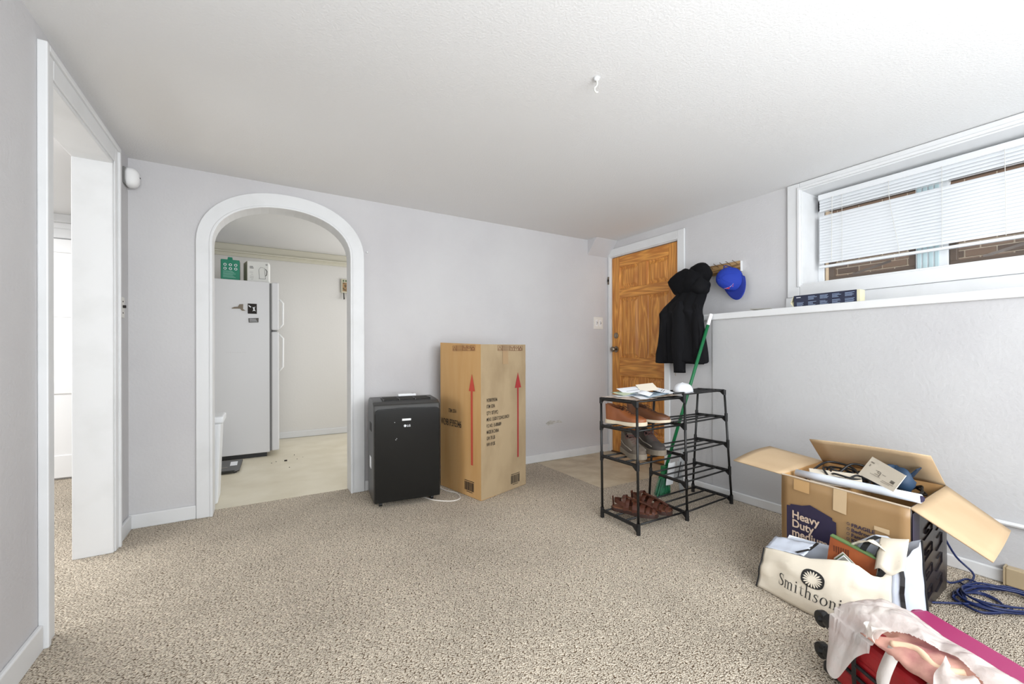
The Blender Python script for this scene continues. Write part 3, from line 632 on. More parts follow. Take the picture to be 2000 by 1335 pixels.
# ------------------------------------------------------------------ tall sofa carton
sb = thing('tall_cardboard_box', 'tall brown shipping carton with red arrows by the back wall', 'box', (1.325, 2.631, 0))
C3, R3, L3 = V((1.325, 2.631, 0)), V((1.803, 2.796, 0)), V((1.218, 3.123, 0)); B3 = V((1.685, 3.286, 0))
def side(P0, P1, mt, name, z1a=1.10, z1b=1.10, bulge=.006):
    n_ = (P1-P0).cross(U).normalized(); nu, nv = 9, 13
    def fn(u, v):
        p = P0.lerp(P1, u); z = .004+v*((z1a*(1-u)+z1b*u)-.004)
        return p+n_*(bulge*math.sin(PI*u)*math.sin(PI*v)+.0022*mn.noise(V((u*4, v*9, P0.x*9))))+V((0, 0, z))
    return obj(name, grid(BM(), fn, nu, nv), mt, sb, smooth=True)
side(C3, R3, SOFAG, 'right_panel', 1.10, 1.105); side(L3, C3, SOFAW, 'left_panel', 1.122, 1.10, .005)
side(R3, B3, SOFAW, 'rear_panel', 1.105, 1.11, 0); side(B3, L3, SOFAW, 'rear_panel', 1.11, 1.122, 0)
obj('base_panel', slab(BM(), [C3+U*.006, R3+U*.006, B3+U*.006, L3+U*.006], .003), SOFAW, sb)
obj('top_flap', slab(BM(), [C3+U*1.095, R3+U*1.10, (R3+B3)/2+U*1.098, (C3+L3)/2+U*1.104], .004), SOFAG, sb)
obj('top_flap', slab(BM(), [L3+U*1.117, (C3+L3)/2+U*1.108, (R3+B3)/2+U*1.102, B3+U*1.106], .004), SOFAW, sb)
def onf(P0, P1):
    u_ = (P1-P0).normalized(); ln = (P1-P0).length; n_ = u_.cross(U)
    def f(s, z, off=.0075):
        return P0+u_*s+n_*(off+.006*math.sin(PI*min(max(s/ln, 0), 1))*math.sin(PI*min(z/1.1, 1)) - .0045)+U*z
    return f, u_
fR, uR = onf(C3, R3); fL, uL = onf(L3, C3); LL = (L3-C3).length
def poly(name, f, pts, mt, parent, th=.0006): return obj(name, slab(BM(), [f(*p) for p in pts], th), mt, parent)
def tface(name, body, size, f, s, z, mt, parent, sx=1, bold=0): return text(name, body, size, parent, None, (1, 0, 0), (0, 0, 1), mt, sx=sx, bold=bold, warp=lambda x, y: f(s+x, z+y))
poly('arrow', fR, [(.367, .771), (.395, .771), (.395, .236), (.412, .236), (.412, .771), (.444, .771), (.405, .889)], REDB, sb)
poly('arrow', lambda s, z: fL(LL-s, z), [(.130, .766), (.108, .766), (.108, .236), (.088, .236), (.088, .766), (.062, .766), (.097, .889)], RED, sb)
for k, s_ in enumerate(['W2981P395346', 'ITEM: SOFA', 'QTY:1 SET(1PC)', 'MEAS: 13.50X17.32X43.31INCH', 'P.O NO.: 15-0806889', 'MADE IN CHINA', 'GW: 78 LBS', 'NW: 69 LBS']):
    tface('printed_line', s_, .036, fR, .053, [.690, .646, .599, .553, .508, .464, .420, .376][k], INK, sb, sx=(.47 if k != 3 else .50), bold=.0003)
tface('printed_line', 'ITEM: SOFA', .040, fL, LL-.385, .590, INK, sb, sx=.52, bold=.0003)
tface('printed_code', 'W2981P395346', .072, fL, LL-.492, .487, INK, sb, sx=.58, bold=.0006)
def syms(f, s0, s1, mt):
    n_ = 5; wd = (s1-s0)/5.6; x = s0
    for k in range(5):
        ww = wd*(1.6 if k == 1 else .9)
        bm = BM()
        tube(bm, [f(x, 1.056), f(x+ww, 1.056), f(x+ww, 1.094), f(x, 1.094), f(x, 1.056)], .0011, 4)
        if k == 0: tube(bm, [f(x+.006, 1.064), f(x+ww-.006, 1.064), f(x+ww/2, 1.088), f(x+.006, 1.064)], .0015, 4)
        elif k == 1:
            for q in range(3): tube(bm, [f(x+.005, 1.065+q*.01), f(x+ww-.005, 1.065+q*.01)], .0013, 4)
        elif k == 2:
            tube(bm, [f(x+.009, 1.088), f(x+.012, 1.076), f(x+ww-.012, 1.076), f(x+ww-.009, 1.088)], .002, 4); tube(bm, [f(x+ww/2, 1.076), f(x+ww/2, 1.062)], .0012, 4); tube(bm, [f(x+.01, 1.062), f(x+ww-.01, 1.062)], .0015, 4)
        elif k == 3:
            tube(bm, [f(x+.006, 1.076)]+[f(x+ww/2-(ww/2-.006)*math.cos(q), 1.076+.011*math.sin(q)) for q in (.6, 1.2, 1.8, 2.4)]+[f(x+ww-.006, 1.076), f(x+.006, 1.076)], .0014, 4); tube(bm, [f(x+ww/2, 1.076), f(x+ww/2, 1.062)], .0012, 4)
        else:
            tube(bm, [f(x+.008, 1.062), f(x+ww-.008, 1.062), f(x+ww-.008, 1.076), f(x+.008, 1.076), f(x+.008, 1.062)], .002, 4); tube(bm, [f(x+ww/2-.006, 1.077), f(x+ww/2, 1.090), f(x+ww/2+.006, 1.077)], .0015, 4)
        obj('handling_symbol', bm, mt, sb); x += wd*(1.75 if k == 1 else 1.0)
syms(fR, .175, .460, INKB); syms(fL, LL-.330, LL-.065, INKB)
poly('tape', fR, [(.228, .957), (.290, .955), (.288, 1.055), (.228, 1.055)], PTAPE, sb)
def bars(f, s0, s1, z0, z1, parent, name='barcode'):
    bm = BM(); s = s0; r2 = random.Random(int(s0*1000))
    while s < s1-.003:
        w_ = .0025+r2.random()*.006; slab(bm, [f(s, z0), f(min(s+w_, s1), z0), f(min(s+w_, s1), z1), f(s, z1)], .0005); s += w_+.003+r2.random()*.004
    slab(bm, [f(s0, z1+.006), f(s1, z1+.006), f(s1, z1+.010), f(s0, z1+.010)], .0005); slab(bm, [f(s0+.02, z0-.010), f(s1-.02, z0-.010), f(s1-.02, z0-.006), f(s0+.02, z0-.006)], .0005)
    obj(name, bm, INK, parent)
bars(fR, .322, .425, .045, .107, sb); bars(fL, LL-.186, LL-.075, .045, .108, sb)

# ------------------------------------------------------------------ shoe rack
rk = thing('shoe_rack', 'black metal tiered shoe rack standing in front of the pine door', 'shelf', (2.3, 1.85, 0))
# posts: name, bottom (x,y), top (x,y,z)
posts = {'FL': ((1.846, 1.680), (1.846, 1.690, .756)), 'BL': ((1.856, 1.985), (1.826, 1.962, .756)), 'FM': ((2.262, 1.668), (2.285, 1.704, .781)),
         'BM': ((2.285, 1.985), (2.295, 1.945, .775)), 'FR': ((2.778, 1.698), (2.764, 1.741, .775)), 'BR': ((2.776, 2.000), (2.725, 1.918, .775))}
def pp(k, z):
    b, t = posts[k]; f = z/t[2]; return V((b[0]+(t[0]-b[0])*f, b[1]+(t[1]-b[1])*f, z))
for k, (b, t) in posts.items(): obj('post', cyl(BM(), (b[0], b[1], .012), t, .0075, 12), BLACKM, rk, smooth=True)
lev = {'L': [.045, .392, .583, .752], 'R': [.040, .225, .408, .590, .772]}
def joint(k, z, dy, foot=False):
    p = pp(k, z); bm = BM(); h_ = .028
    if foot: cyl(bm, (p.x, p.y, 0), (p.x, p.y, z+.02), .0125, 10, .011)
    else: cyl(bm, p-U*h_, p+U*min(h_, posts[k][1][2]+.004-z), .0105, 10)
    slab(bm, [p+V((-.005, 0, -.028)), p+V((-.005, dy*.030, -.004)), p+V((-.005, dy*.030, .008)), p+V((-.005, 0, .010))], .010)
    obj('joint', bm, BLACKP, rk)
for side_, ks in (('L', ('FL', 'BL', 'FM', 'BM')), ('R', ('FM', 'BM', 'FR', 'BR'))):
    for i, z in enumerate(lev[side_]):
        a, b, c, d = ks
        for f_, g_ in ((a, b), (c, d)):
            if side_ == 'R' and f_ == 'FM' and any(abs(z-q) < .03 for q in lev['L']): continue
            p, q = pp(f_, z), pp(g_, z); q.z = z
            obj('side_bar', bx(BM(), -.0075, .0075, 0, 1, -.011, .011) if False else tube(BM(), [p, q], .0105, 8), BLACKP, rk)
            joint(f_, z, 1, i == 0); joint(g_, z, -1, i == 0)
        for t in (.06, .35, .64, .93):
            p = pp(a, z).lerp(pp(b, z), t); q = pp(c, z).lerp(pp(d, z), t); p.z = q.z = z+.002
            obj('rod', tube(BM(), [p, q], .0058, 8), BLACKM, rk, smooth=True)

# ------------------------------------------------------------------ shoes
def sstep(a, b, x): t = min(max((x-a)/(b-a), 0), 1); return t*t*(3-2*t)
def wid(s, wt=.047):
    w_ = .034+(wt-.034)*sstep(.25, .68, s)
    if s < .12: w_ *= math.sqrt(max(0, 1-((.12-s)/.12)**2))*.88+.12*(s/.12)
    if s > .72: w_ *= math.sqrt(max(.0, 1-((s-.72)/.285)**2))
    return max(w_, .004)
def shoe(name, label, grp, loc, rot, up_m, sole_m, lace_m, lin_m, Ls=.285, sole=.024, collar=.072, grey=False, tiltlabel=None, lift=0):
    t = thing(name, label, 'shoe', loc, rot, grp)
    nu, nv = 25, 21
    def toph(s):
        h_ = collar*(1-.18*sstep(.0, .30, s)) if s < .30 else collar*.82
        h_ = h_+.006*math.sin(PI*min(s/.3, 1))
        return h_*(1-sstep(.34, .74, s))+.040*sstep(.34, .74, s)*(1-.42*sstep(.78, 1, s))
    def fn(u, v):
        s = v; a = (u*2-1); w_ = wid(s); hh = toph(s)
        lean = (1-.20*sstep(0, 1, hh/.08))
        if abs(a) > .5:
            q = (abs(a)-.5)/.5  # 1 at the sole, 0 at rim
            y = math.copysign(w_*((lean if s < .5 else .62)*(1-q**.8)+q**.8), a) if s < .5 else math.copysign(w_*(.62*(1-q)+q), a)
            if s >= .34: 
                y2 = math.copysign(w_*(1-(1-q)**2*.42), a); y = y2*sstep(.34, .5, s)+math.copysign(w_*(lean*(1-q**.8)+q**.8), a)*(1-sstep(.34, .5, s))
            z = hh*(1-q)**(.9 if s < .4 else .55)*.92 if s >= .34 else hh*(1-q)**.95
        else:
            q = abs(a)/.5
            y = math.copysign(w_*(lean if s < .4 else .6)*q, a) if a else 0
            y = y if s < .34 else (a/.5)*w_*(lean*(1-sstep(.34, .5, s))+.58*sstep(.34, .5, s))
            z = hh*(.92+.08*(1-q*q)) if s >= .34 else hh
            inside = (1-sstep(.30, .44, s))*sstep(.02, .07, s)*(1-sstep(.68, .86, q))
            z = z*(1-inside)+.008*inside
        x = s*Ls+(.010*(z/.08) if s < .1 else 0)*-0.4
        return V((x, y, sole+z-.001))
    bm = grid(BM(), fn, nu, nv, False, True)
    for f in bm.faces:
        c = f.calc_center_median()
        if .03*Ls < c.x < .43*Ls and abs(c.y) < .8*wid(c.x/Ls)*.85 and c.z < sole+toph(c.x/Ls)*.86: f.material_index = 1
    up = obj('upper', bm, [up_m, lin_m], t, world=False, smooth=True, sub=1)
    ol = []
    for k in range(29):
        s = k/28; ol.append((s, wid(s)*1.06+.0015))
    P = [(s*(Ls+.006)-.003, w_) for s, w_ in ol]+[(s*(Ls+.006)-.003, -w_) for s, w_ in ol[::-1]]
    bm = BM(); a = [bm.verts.new((x, y, .006*sstep(.75, 1, x/Ls)+(.003*math.sin(PI*min(max((x/Ls-.25)/.3, 0), 1))))) for x, y in P]; b = [bm.verts.new((x, y, sole*(.88+.12*(1-sstep(0, .4, x/Ls)))+.006*sstep(.75, 1, x/Ls))) for x, y in P]
    bm.faces.new(a[::-1]); bm.faces.new(b)
    for i in range(len(P)): bm.faces.new((a[i], a[(i+1) % len(P)], b[(i+1) % len(P)], b[i]))
    obj('sole', bm, sole_m, t, world=False, bev=.003)
    for k in range(5):
        s = .42+k*.058; z = sole+toph(s)+.0015; w_ = .020-.001*k
        obj('lace', tube(BM(), smooth_path([(s*Ls, -w_, z-.006), (s*Ls+.004, 0, z+.001), (s*Ls+.008, w_, z-.006)], 4), .0018, 6), lace_m, t, world=False)
    s = .43; z = sole+toph(s)+.004
    obj('lace_bow', tube(BM(), smooth_path([(s*Ls, 0, z), (s*Ls-.01, .03, z+.006), (s*Ls+.02, .045, z-.012), (s*Ls+.012, .012, z), (s*Ls, 0, z+.002), (s*Ls-.004, -.03, z+.004), (s*Ls+.022, -.044, z-.015), (s*Ls+.01, -.01, z)], 5), .0017, 6), lace_m, t, world=False)
    obj('tongue', slab(BM(), [(.30*Ls, -.018, sole+toph(.3)+.012), (.44*Ls, -.018, sole+toph(.44)+.001), (.44*Ls, .018, sole+toph(.44)+.001), (.30*Ls, .018, sole+toph(.3)+.012)], .004), up_m, t, world=False, bev=.003)
    if grey:
        for q in (-1, 1): obj('side_stripe', tube(BM(), smooth_path([V((s_*Ls, q*(wid(s_)+.001), sole+.012+z_)) for s_, z_ in ((.15, .03), (.35, .012), (.6, .012), (.8, .004))], 4), .003, 6), mat('pale_grey_trim', (150, 142, 130), .6), t, world=False)
    return t
TAN = mat('tan_leather', (150, 88, 48), .5, var=(9, (120, 66, 36), .4, .8), bump=(60, .1, 2, .002)); DTAN = mat('dark_tan_leather', (104, 64, 38), .5, var=(9, (84, 50, 30), .4, .8))
CSOLE = mat('cream_rubber_sole', (214, 200, 176), .6); LACE = mat('dark_brown_lace', (60, 38, 26), .7); LIN = mat('navy_shoe_lining', (34, 30, 34), .9)
GRY = mat('grey_brown_mesh', (94, 84, 74), .8, bump=(250, .3, 2, .002)); DG = mat('dark_grey_mesh', (62, 56, 52), .8, bump=(250, .3, 2, .002)); GSOLE = mat('taupe_sole', (122, 112, 98), .7); MLACE = mat('maroon_lace', (88, 50, 46), .8)
zs2 = .583+.0085; zs3 = .392+.0085
shoe('dress_shoe', 'tan leather lace-up shoe with cream sole, front one of the pair', 'brown leather shoes', (1.912, 2.008, zs2), math.radians(-73), TAN, CSOLE, LACE, LIN, Ls=.27, sole=.026, collar=.100)
shoe('dress_shoe', 'darker brown leather shoe behind the tan one on the upper shelf', 'brown leather shoes', (2.125, 2.03, zs2), math.radians(-70), DTAN, CSOLE, LACE, LIN, Ls=.285, sole=.020, collar=.098)
shoe('sneaker', 'grey brown sneaker on the rack, left one of the pair', 'grey sneakers', (2.035, 1.975, zs3), math.radians(-113), GRY, GSOLE, MLACE, LIN, Ls=.275, sole=.036, collar=.105, grey=True)
shoe('sneaker', 'darker grey sneaker with reddish laces, right one of the pair', 'grey sneakers', (2.205, 1.985, zs3), math.radians(-110), DG, GSOLE, MLACE, LIN, Ls=.275, sole=.038, collar=.105, grey=True)
def sandal(label, loc, rot):
    t = thing('sandal', label, 'sandal', loc, rot, 'brown leather sandals')
    Ls = .285; SL = mat('dark_brown_sandal_sole', (52, 30, 22), .6); ST = mat('chestnut_strap_leather', (74, 38, 25), .4, bump=(90, .15, 2, .002)); FB = mat('worn_footbed', (116, 74, 52), .6)
    ol = [(k/24, wid(k/24, .05)*1.08) for k in range(25)]
    P = [(s*Ls, w_) for s, w_ in ol]+[(s*Ls, -w_) for s, w_ in ol[::-1]]
    obj('sole', slab(BM(), [(x, y, .022) for x, y in P], -.022) if False else slab(BM(), [(x, y, .0) for x, y in P][::-1] , -.0) if False else (lambda b: (slab(b, [(x, y, .022) for x, y in P][::-1], .022), b)[1])(BM()), SL, t, world=False, bev=.003)
    bmf = BM(); slab(bmf, [(x*.96+.005, y*.9, .026) for x, y in P][::-1], .005); obj('footbed', bmf, FB, t, world=False)
    for s, h_, w_ in ((.36, .062, .034), (.55, .054, .030), (.70, .045, .030), (.82, .036, .020)):
        ww = wid(s, .05)*1.04
        obj('strap', ribbon(BM(), [(s*Ls, ww*math.cos(q), .018+h_*math.sin(q)**.8 if q not in (0, PI) else .016) for q in [PI*k/12 for k in range(13)]], (1, 0, .0), w_, .003), ST, t, world=False, smooth=False, bev=.0008)
    obj('centre_strap', ribbon(BM(), [(s*Ls, .0, .022+h_) for s, h_ in ((.30, .072), (.40, .068), (.55, .060), (.70, .051), (.82, .042), (.9, .03))], (0, 1, 0), .020, .003), ST, t, world=False)
    obj('heel_strap', ribbon(BM(), [(.36*Ls-.29*Ls*math.sin(q), .036*math.cos(q), .052+.012*math.sin(q)) for q in [PI*k/12 for k in range(13)]], (0, 0, 1), .024, .003), ST, t, world=False)
    obj('ankle_strap', ribbon(BM(), [(.30*Ls, .036*math.cos(q), .045+.058*math.sin(q)) for q in [PI*k/12 for k in range(13)]], (1, 0, .3), .024, .003), ST, t, world=False)
    obj('heel_post', ribbon(BM(), [(.05*Ls, 0, .02), (.03*Ls, 0, .085)], (0, 1, 0), .022, .003), ST, t, world=False)
    obj('buckle', tube(BM(), [(.30*Ls+.012, -.030, .075), (.30*Ls-.012, -.030, .075), (.30*Ls-.012, -.025, .092), (.30*Ls+.012, -.025, .092)], .0017, 6, closed=True), CHROME, t, world=False)
    obj('toe_piece', ribbon(BM(), [(.93*Ls, .034*math.cos(q), .018+.024*math.sin(q)) for q in [PI*k/10 for k in range(11)]], (1, 0, -.3), .018, .003), ST, t, world=False)
    return t
sandal('brown leather strap sandal at the rack bottom, left one', (1.905, 1.955, .052), math.radians(-62))
sandal('brown leather strap sandal at the rack bottom, right one', (2.085, 1.965, .052), math.radians(-79))

# papers, envelopes and mask on rack top
def sheet(name, label, cat, c, sx, sy, rot, mt, z, tilt=(0, 0), grp='papers on the shoe rack', bend=.004, marks=0, mm=None):
    t = thing(name, label, cat, (c[0], c[1], z), math.radians(rot), grp)
    def fn(u, v): x, y = (u-.5)*sx, (v-.5)*sy; return V((x, y, tilt[0]*(x+sx/2)+tilt[1]*(y+sy/2)+bend*math.sin(PI*u)*math.sin(PI*v)+.0006))
    obj('sheet', grid(BM(), fn, 7, 7), mt, t, world=False, sol=.0008)
    for k in range(marks):
        obj('print', grid(BM(), lambda u, v: fn(.15+u*.6, .25+k*.12+v*.04)+V((0, 0, .001)), 4, 2), mm or mat('grey_print', (110, 110, 110), .7), t, world=False)
    return t
zt = .765
sheet('magazine', 'open glossy magazine at the left edge of the rack top', 'magazine', (1.93, 1.83), .20, .26, 6, mat('magazine_page', (206, 192, 180), .4, var=(16, (110, 100, 92), .45, .62)), zt)
sheet('envelope', 'white envelope overlapping the magazine on the rack', 'envelope', (2.0, 1.88), .22, .12, -24, PAPER, zt+.004, (.02, 0), marks=2)
sheet('flyer', 'pale blue printed flyer in the middle of the paper heap', 'flyer', (2.08, 1.84), .26, .20, 12, mat('blue_flyer', (186, 204, 218), .45, var=(12, (84, 124, 150), .5, .6)), zt+.006, (.03, .02), marks=1)
sheet('flyer', 'pale green flyer at the back of the paper heap', 'flyer', (2.03, 1.92), .24, .10, 5, mat('green_flyer', (196, 208, 180), .5, var=(14, (120, 150, 120), .5, .6)), zt+.010, (.0, .12))
sheet('letter', 'folded letter with brown photo under the blue flyer', 'letter', (2.16, 1.80), .22, .14, 4, mat('photo_flyer', (190, 176, 160), .5, var=(12, (110, 90, 70), .45, .6)), zt+.004, (0, .02))
sheet('price_tag', 'small white slip hanging at the front left rack edge', 'paper', (1.925, 1.73), .055, .10, -25, PAPER, zt+.006, (.0, .05))
sheet('card', 'cream card propped up on the paper heap', 'card', (2.17, 1.90), .12, .09, -24, CREAMP, zt+.022, (.10, .42), bend=0)
sheet('envelope', 'white envelope leaning beside the cream card', 'envelope', (2.24, 1.855), .10, .11, 28, PAPER, zt+.012, (.12, .20), bend=0, marks=2)
sheet('letter', 'crumpled white slip between envelope and mask', 'paper', (2.31, 1.86), .10, .07, 10, PAPER, zt+.006, (0, .2), bend=.01)
sheet('envelope', 'long white envelope at the back of the paper heap by the door', 'envelope', (2.08, 1.935), .20, .09, -8, PAPER, zt+.014, (.06, .28), bend=.006, marks=1)
sheet('receipt', 'curled white receipt on the front of the paper heap', 'paper', (2.03, 1.79), .14, .07, 32, PAPER, zt+.012, (.05, .25), bend=.012)
def crumple(name, label, cat, c, r3, mt, seed, n=26, grp=None, amp=.25):
    t = thing(name, label, cat, c)
    def fn(u, v):
        th = 2*PI*u; ph = -PI*.42+v*PI*.92; d = V((math.cos(th)*math.cos(ph), math.sin(th)*math.cos(ph), math.sin(ph)))
        k = 1+amp*(abs(mn.noise(d*2.2+V((seed, 0, 0))))*2-.5)+amp*.5*mn.noise(d*6+V((0, seed, 0)))
        p = V((d.x*r3[0], d.y*r3[1], d.z*r3[2]))*k; p.z = max(p.z+r3[2]*.72, .001); return p
    obj('shell', grid(BM(), fn, n, n//2, True, True), mt, t, world=False, smooth=True); return t
mk = thing('face_mask', 'white cupped dust mask lying on the rack top', 'mask', (2.45, 1.84, zt+.003), math.radians(20))
MK = mat('white_mask_fabric', (228, 230, 234), .85, bump=(40, .25, 3, .004))
def maskf(u, v):
    th = 2*PI*u; r_ = math.sin(v*PI/2*.98); x = .076*r_*math.cos(th); y = .062*r_*math.sin(th)*(1+.12*math.cos(th)); z = .064*max(0, math.cos(v*PI/2*.98))**.75+.003*mn.noise(V((x*40, y*40, 0)))
    return V((x, y, z+.001))
obj('shell', grid(BM(), maskf, 28, 12, True, False), MK, mk, world=False, smooth=True, sol=.0015)
obj('seam', tube(BM(), smooth_path([(-.076, 0, .002), (-.062, .002, .040), (-.03, .003, .062), (.0, .003, .067), (.035, .002, .060), (.064, 0, .036), (.077, 0, .002)], 5), .0018, 6), MK, mk, world=False)
obj('strap', tube(BM(), smooth_path([(-.06, -.02, .012), (-.08, -.05, .003), (-.02, -.07, .002), (.05, -.055, .004), (.06, -.02, .01)], 6), .0016, 5), PAPER, mk, world=False)
obj('rim', tube(BM(), [(.077*math.cos(q), .063*math.sin(q)*(1+.12*math.cos(q)), .003) for q in [2*PI*k/28 for k in range(28)]], .0025, 6, closed=True), MK, mk, world=False)

# ------------------------------------------------------------------ broom and dustpan
BG = mat('green_broom_plastic', (18, 106, 62), .4); 
br = thing('broom', 'green-handled broom leaning on the thick wall behind the rack', 'broom', (2.53, 2.06, 0))
top = V((2.845, 1.892, 1.322)); bot = V((2.548, 2.060, .19)); d_ = (top-bot).normalized()
obj('handle', cyl(BM(), bot, top-d_*.085, .0115, 14), BG, br, smooth=True)
obj('grip', cyl(BM(), top-d_*.085, top, .0125, 14), WHITE, br, smooth=True, bev=.003)
obj('ferrule', taper(BM(), -.03, .03, -.02, .02, -.02, .02, 0), BG, br, world=False, loc=bot-V((2.53, 2.06, 0))) 
bcap = bot-d_*.01
bm = BM(); a = []; hb = [(.035, .016), (.06, .02)]
va = [bm.verts.new(bcap+V((sx*.022, sy*.016, .0))) for sx, sy in ((-1, -1), (1, -1), (1, 1), (-1, 1))]
vb = [bm.verts.new(bcap+V((-.010+sx*.045, sy*.020, -.055))) for sx, sy in ((-1, -1), (1, -1), (1, 1), (-1, 1))]
bm.faces.new(va); bm.faces.new(vb[::-1])
for i in range(4): bm.faces.new((va[i], vb[i], vb[(i+1) % 4], va[(i+1) % 4]))
obj('head_block', bm, BG, br, bev=.004)
bm = BM(); rb = random.Random(5)
for k in range(150):
    x = rb.uniform(-1, 1); y = rb.uniform(-1, 1)
    p = bcap+V((-.012+x*.042, y*.018, -.05)); q = bcap+V((-.035+x*.075+rb.uniform(-.006, .006), y*.022, 0)); q.z = .003+rb.random()*.012
    tube(bm, [p, p.lerp(q, .5)+V((rb.uniform(-.004, .004), 0, 0)), q], .0024, 4)
o = obj('bristles', bm, mat('green_bristles', (20, 120, 76), .6, var=(30, (12, 84, 56), .4, .6)), br); o['kind'] = 'stuff'
du = thing('dustpan', 'white and grey dustpan standing behind the broom head', 'dustpan', (2.72, 2.17, 0))
DPM = mat('white_dustpan', (226, 228, 230), .4); DPG = mat('grey_dustpan', (158, 160, 160), .5)
def dpn(u, v): return V((2.500+.030*v+u*(.075-.005*v), 2.020-.006*math.sin(PI*u), .085+v*.155))
obj('pan', grid(BM(), dpn, 7, 6), DPM, du, sol=.004)
obj('back_shell', slab(BM(), [(2.575, 2.020, .105), (2.650, 2.020, .105), (2.700, 2.022, .235), (2.625, 2.022, .240)][::-1], .008), DPG, du, bev=.003)
obj('rib', slab(BM(), [(2.615, 2.014, .12), (2.622, 2.014, .12), (2.662, 2.016, .235), (2.655, 2.016, .235)][::-1], .005), INK, du)
obj('grip', slab(BM(), [(2.640, 2.022, .23), (2.680, 2.022, .23), (2.700, 2.024, .325), (2.672, 2.024, .325)][::-1], .009), DPG, du, bev=.004)
obj('foot', slab(BM(), [(2.66, 2.025, .001), (2.70, 2.025, .001), (2.69, 2.025, .13), (2.64, 2.025, .13)][::-1], .006), DPG, du)
# ------------------------------------------------------------------ coat rack, jacket, cap
cr_ = thing('coat_rack', 'rustic wooden peg board on the wall between door and window', 'coat rack', (XU, 2.08, 1.7))
obj('board', bx(BM(), XU-.020, XU, 1.862, 2.33, 1.662, 1.745), RACKWOOD, cr_, bev=.003)
obj('end_edge', bx(BM(), XU-.021, XU-.001, 1.856, 1.862, 1.664, 1.743), TRIM, cr_)
NAIL = mat('rusty_nail_metal', (120, 98, 78), .4, metal=.8)
for k in range(9):
    y = 1.885+k*.052
    obj('peg', tube(BM(), [(XU-.018, y, 1.722), (XU-.070, y+.012, 1.748)], .0022, 6), NAIL, cr_)
    if k % 2 == 0: obj('small_hook', tube(BM(), [(XU-.018, y+.01, 1.69), (XU-.034, y+.01, 1.685), (XU-.036, y+.01, 1.695)], .002, 6), INK, cr_)
BLK = mat('black_jacket_fabric', (9, 9, 13), .85, spec=.25, bump=(180, .15, 2, .002)); BLK2 = mat('black_hood_fabric', (11, 11, 14), .9, spec=.2, bump=(120, .25, 3, .003))
jk = thing('jacket', 'black hooded jacket hanging from the peg board beside the door', 'jacket', (2.98, 2.12, 1.6))
# rows: z, y_left, y_right, x centre, half depth
rows = [(1.685, 2.235, 2.085, 3.08, .035), (1.60, 2.27, 2.075, 3.06, .055), (1.53, 2.285, 2.055, 3.02, .075), (1.46, 2.32, 2.035, 2.965, .085), (1.40, 2.35, 2.01, 2.90, .085),
        (1.36, 2.345, 1.975, 2.845, .075), (1.30, 2.33, 1.945, 2.822, .046), (1.20, 2.335, 1.930, 2.820, .040), (1.10, 2.35, 1.92, 2.820, .038), (1.03, 2.375, 1.912, 2.820, .038), (.955, 2.38, 1.905, 2.820, .036)]
def jrow(v):
    f = v*(len(rows)-1); i = min(int(f), len(rows)-2); t = f-i; return [rows[i][k]*(1-t)+rows[i+1][k]*t for k in range(5)]
def jfn(u, v):
    z, yl, yr, xc, dd = jrow(v); q = 2*PI*u; c, s = math.cos(q), math.sin(q)
    yc = (yl+yr)/2; hw = (yl-yr)/2
    fold = .010*math.sin(q*7+v*3)*v**.5+.007*math.sin(q*11-v*5)+.012*mn.noise(V((c*2.5, s*2.5, v*3.5)))
    y = yc+hw*math.copysign(abs(c)**.8, c)+fold*.3
    x = xc-dd*math.copysign(abs(s)**.8, s)*(1+.0)-fold*1.0*(1 if s > 0 else .2)
    z2 = z-(.010*math.sin(q*3) if v > .9 else 0)
    return V((min(x, XU-.03 if z > 1.34 else 2.862), y, z2))
obj('body', grid(BM(), jfn, 64, 44, True, True), BLK, jk, smooth=True, sub=1)
def lump(name, c, r3, mt, seed, amp=.16, tilt=0, n=32):
    cs, sn = math.cos(tilt), math.sin(tilt)
    def fn(u, v):
        th = 2*PI*u; ph = -PI/2+.02+v*(PI-.04); d = V((math.cos(th)*math.cos(ph), math.sin(th)*math.cos(ph), math.sin(ph)))
        k = 1+amp*mn.noise(d*1.6+V((seed, 0, 0)))+amp*.14*math.sin(d.z*7+d.y*4+seed)
        p = V((d.x*r3[0], d.y*r3[1], d.z*r3[2]))*k
        p = V((p.x, p.y*cs-p.z*sn, p.y*sn+p.z*cs)); q = V(c)+p; q.x = min(q.x, XU-.028); return q
    return obj(name, grid(BM(), fn, n, n//2, True, True), mt, jk, smooth=True)
lump('hood', (2.985, 2.235, 1.612), (.09, .118, .105), BLK2, 3.1, tilt=-.25)
lump('collar', (3.05, 2.125, 1.665), (.075, .095, .095), BLK2, 8.4, tilt=.5)
lump('collar_flap', (2.985, 2.075, 1.555), (.07, .07, .07), BLK, 1.7, tilt=.3)
lump('hood_drape', (2.99, 2.17, 1.60), (.08, .11, .11), BLK2, 5.2, tilt=-.6)
def sleeve(y0, y1, x, zt_, zb, r0, seed):
    def fn(u, v):
        q = 2*PI*u; z = zt_+(zb-zt_)*v; r_ = r0*(1-.25*v)*(1+.06*math.sin(v*11+seed))*(.25+.75*sstep(0, .22, v)); yc = y0+(y1-y0)*v
        p = V((x-.01*math.sin(PI*v)+r_*.75*math.cos(q), yc+r_*math.sin(q), z)); return p+V((1, 1, 0))*.006*mn.noise(V((math.cos(q)*2, math.sin(q)*2, v*6+seed)))
    return obj('sleeve', grid(BM(), fn, 24, 26, True, True), BLK, jk, smooth=True)
sleeve(2.125, 2.13, 2.80, 1.44, .882, .066, 1.0)
sleeve(1.995, 1.98, 2.825, 1.40, .950, .052, 5.0)
obj('zip', tube(BM(), smooth_path([(2.79, 2.225, 1.42), (2.778, 2.235, 1.2), (2.778, 2.225, .97)], 5), .003, 5), mat('dark_zip', (12, 12, 14), .9, spec=.1), jk)
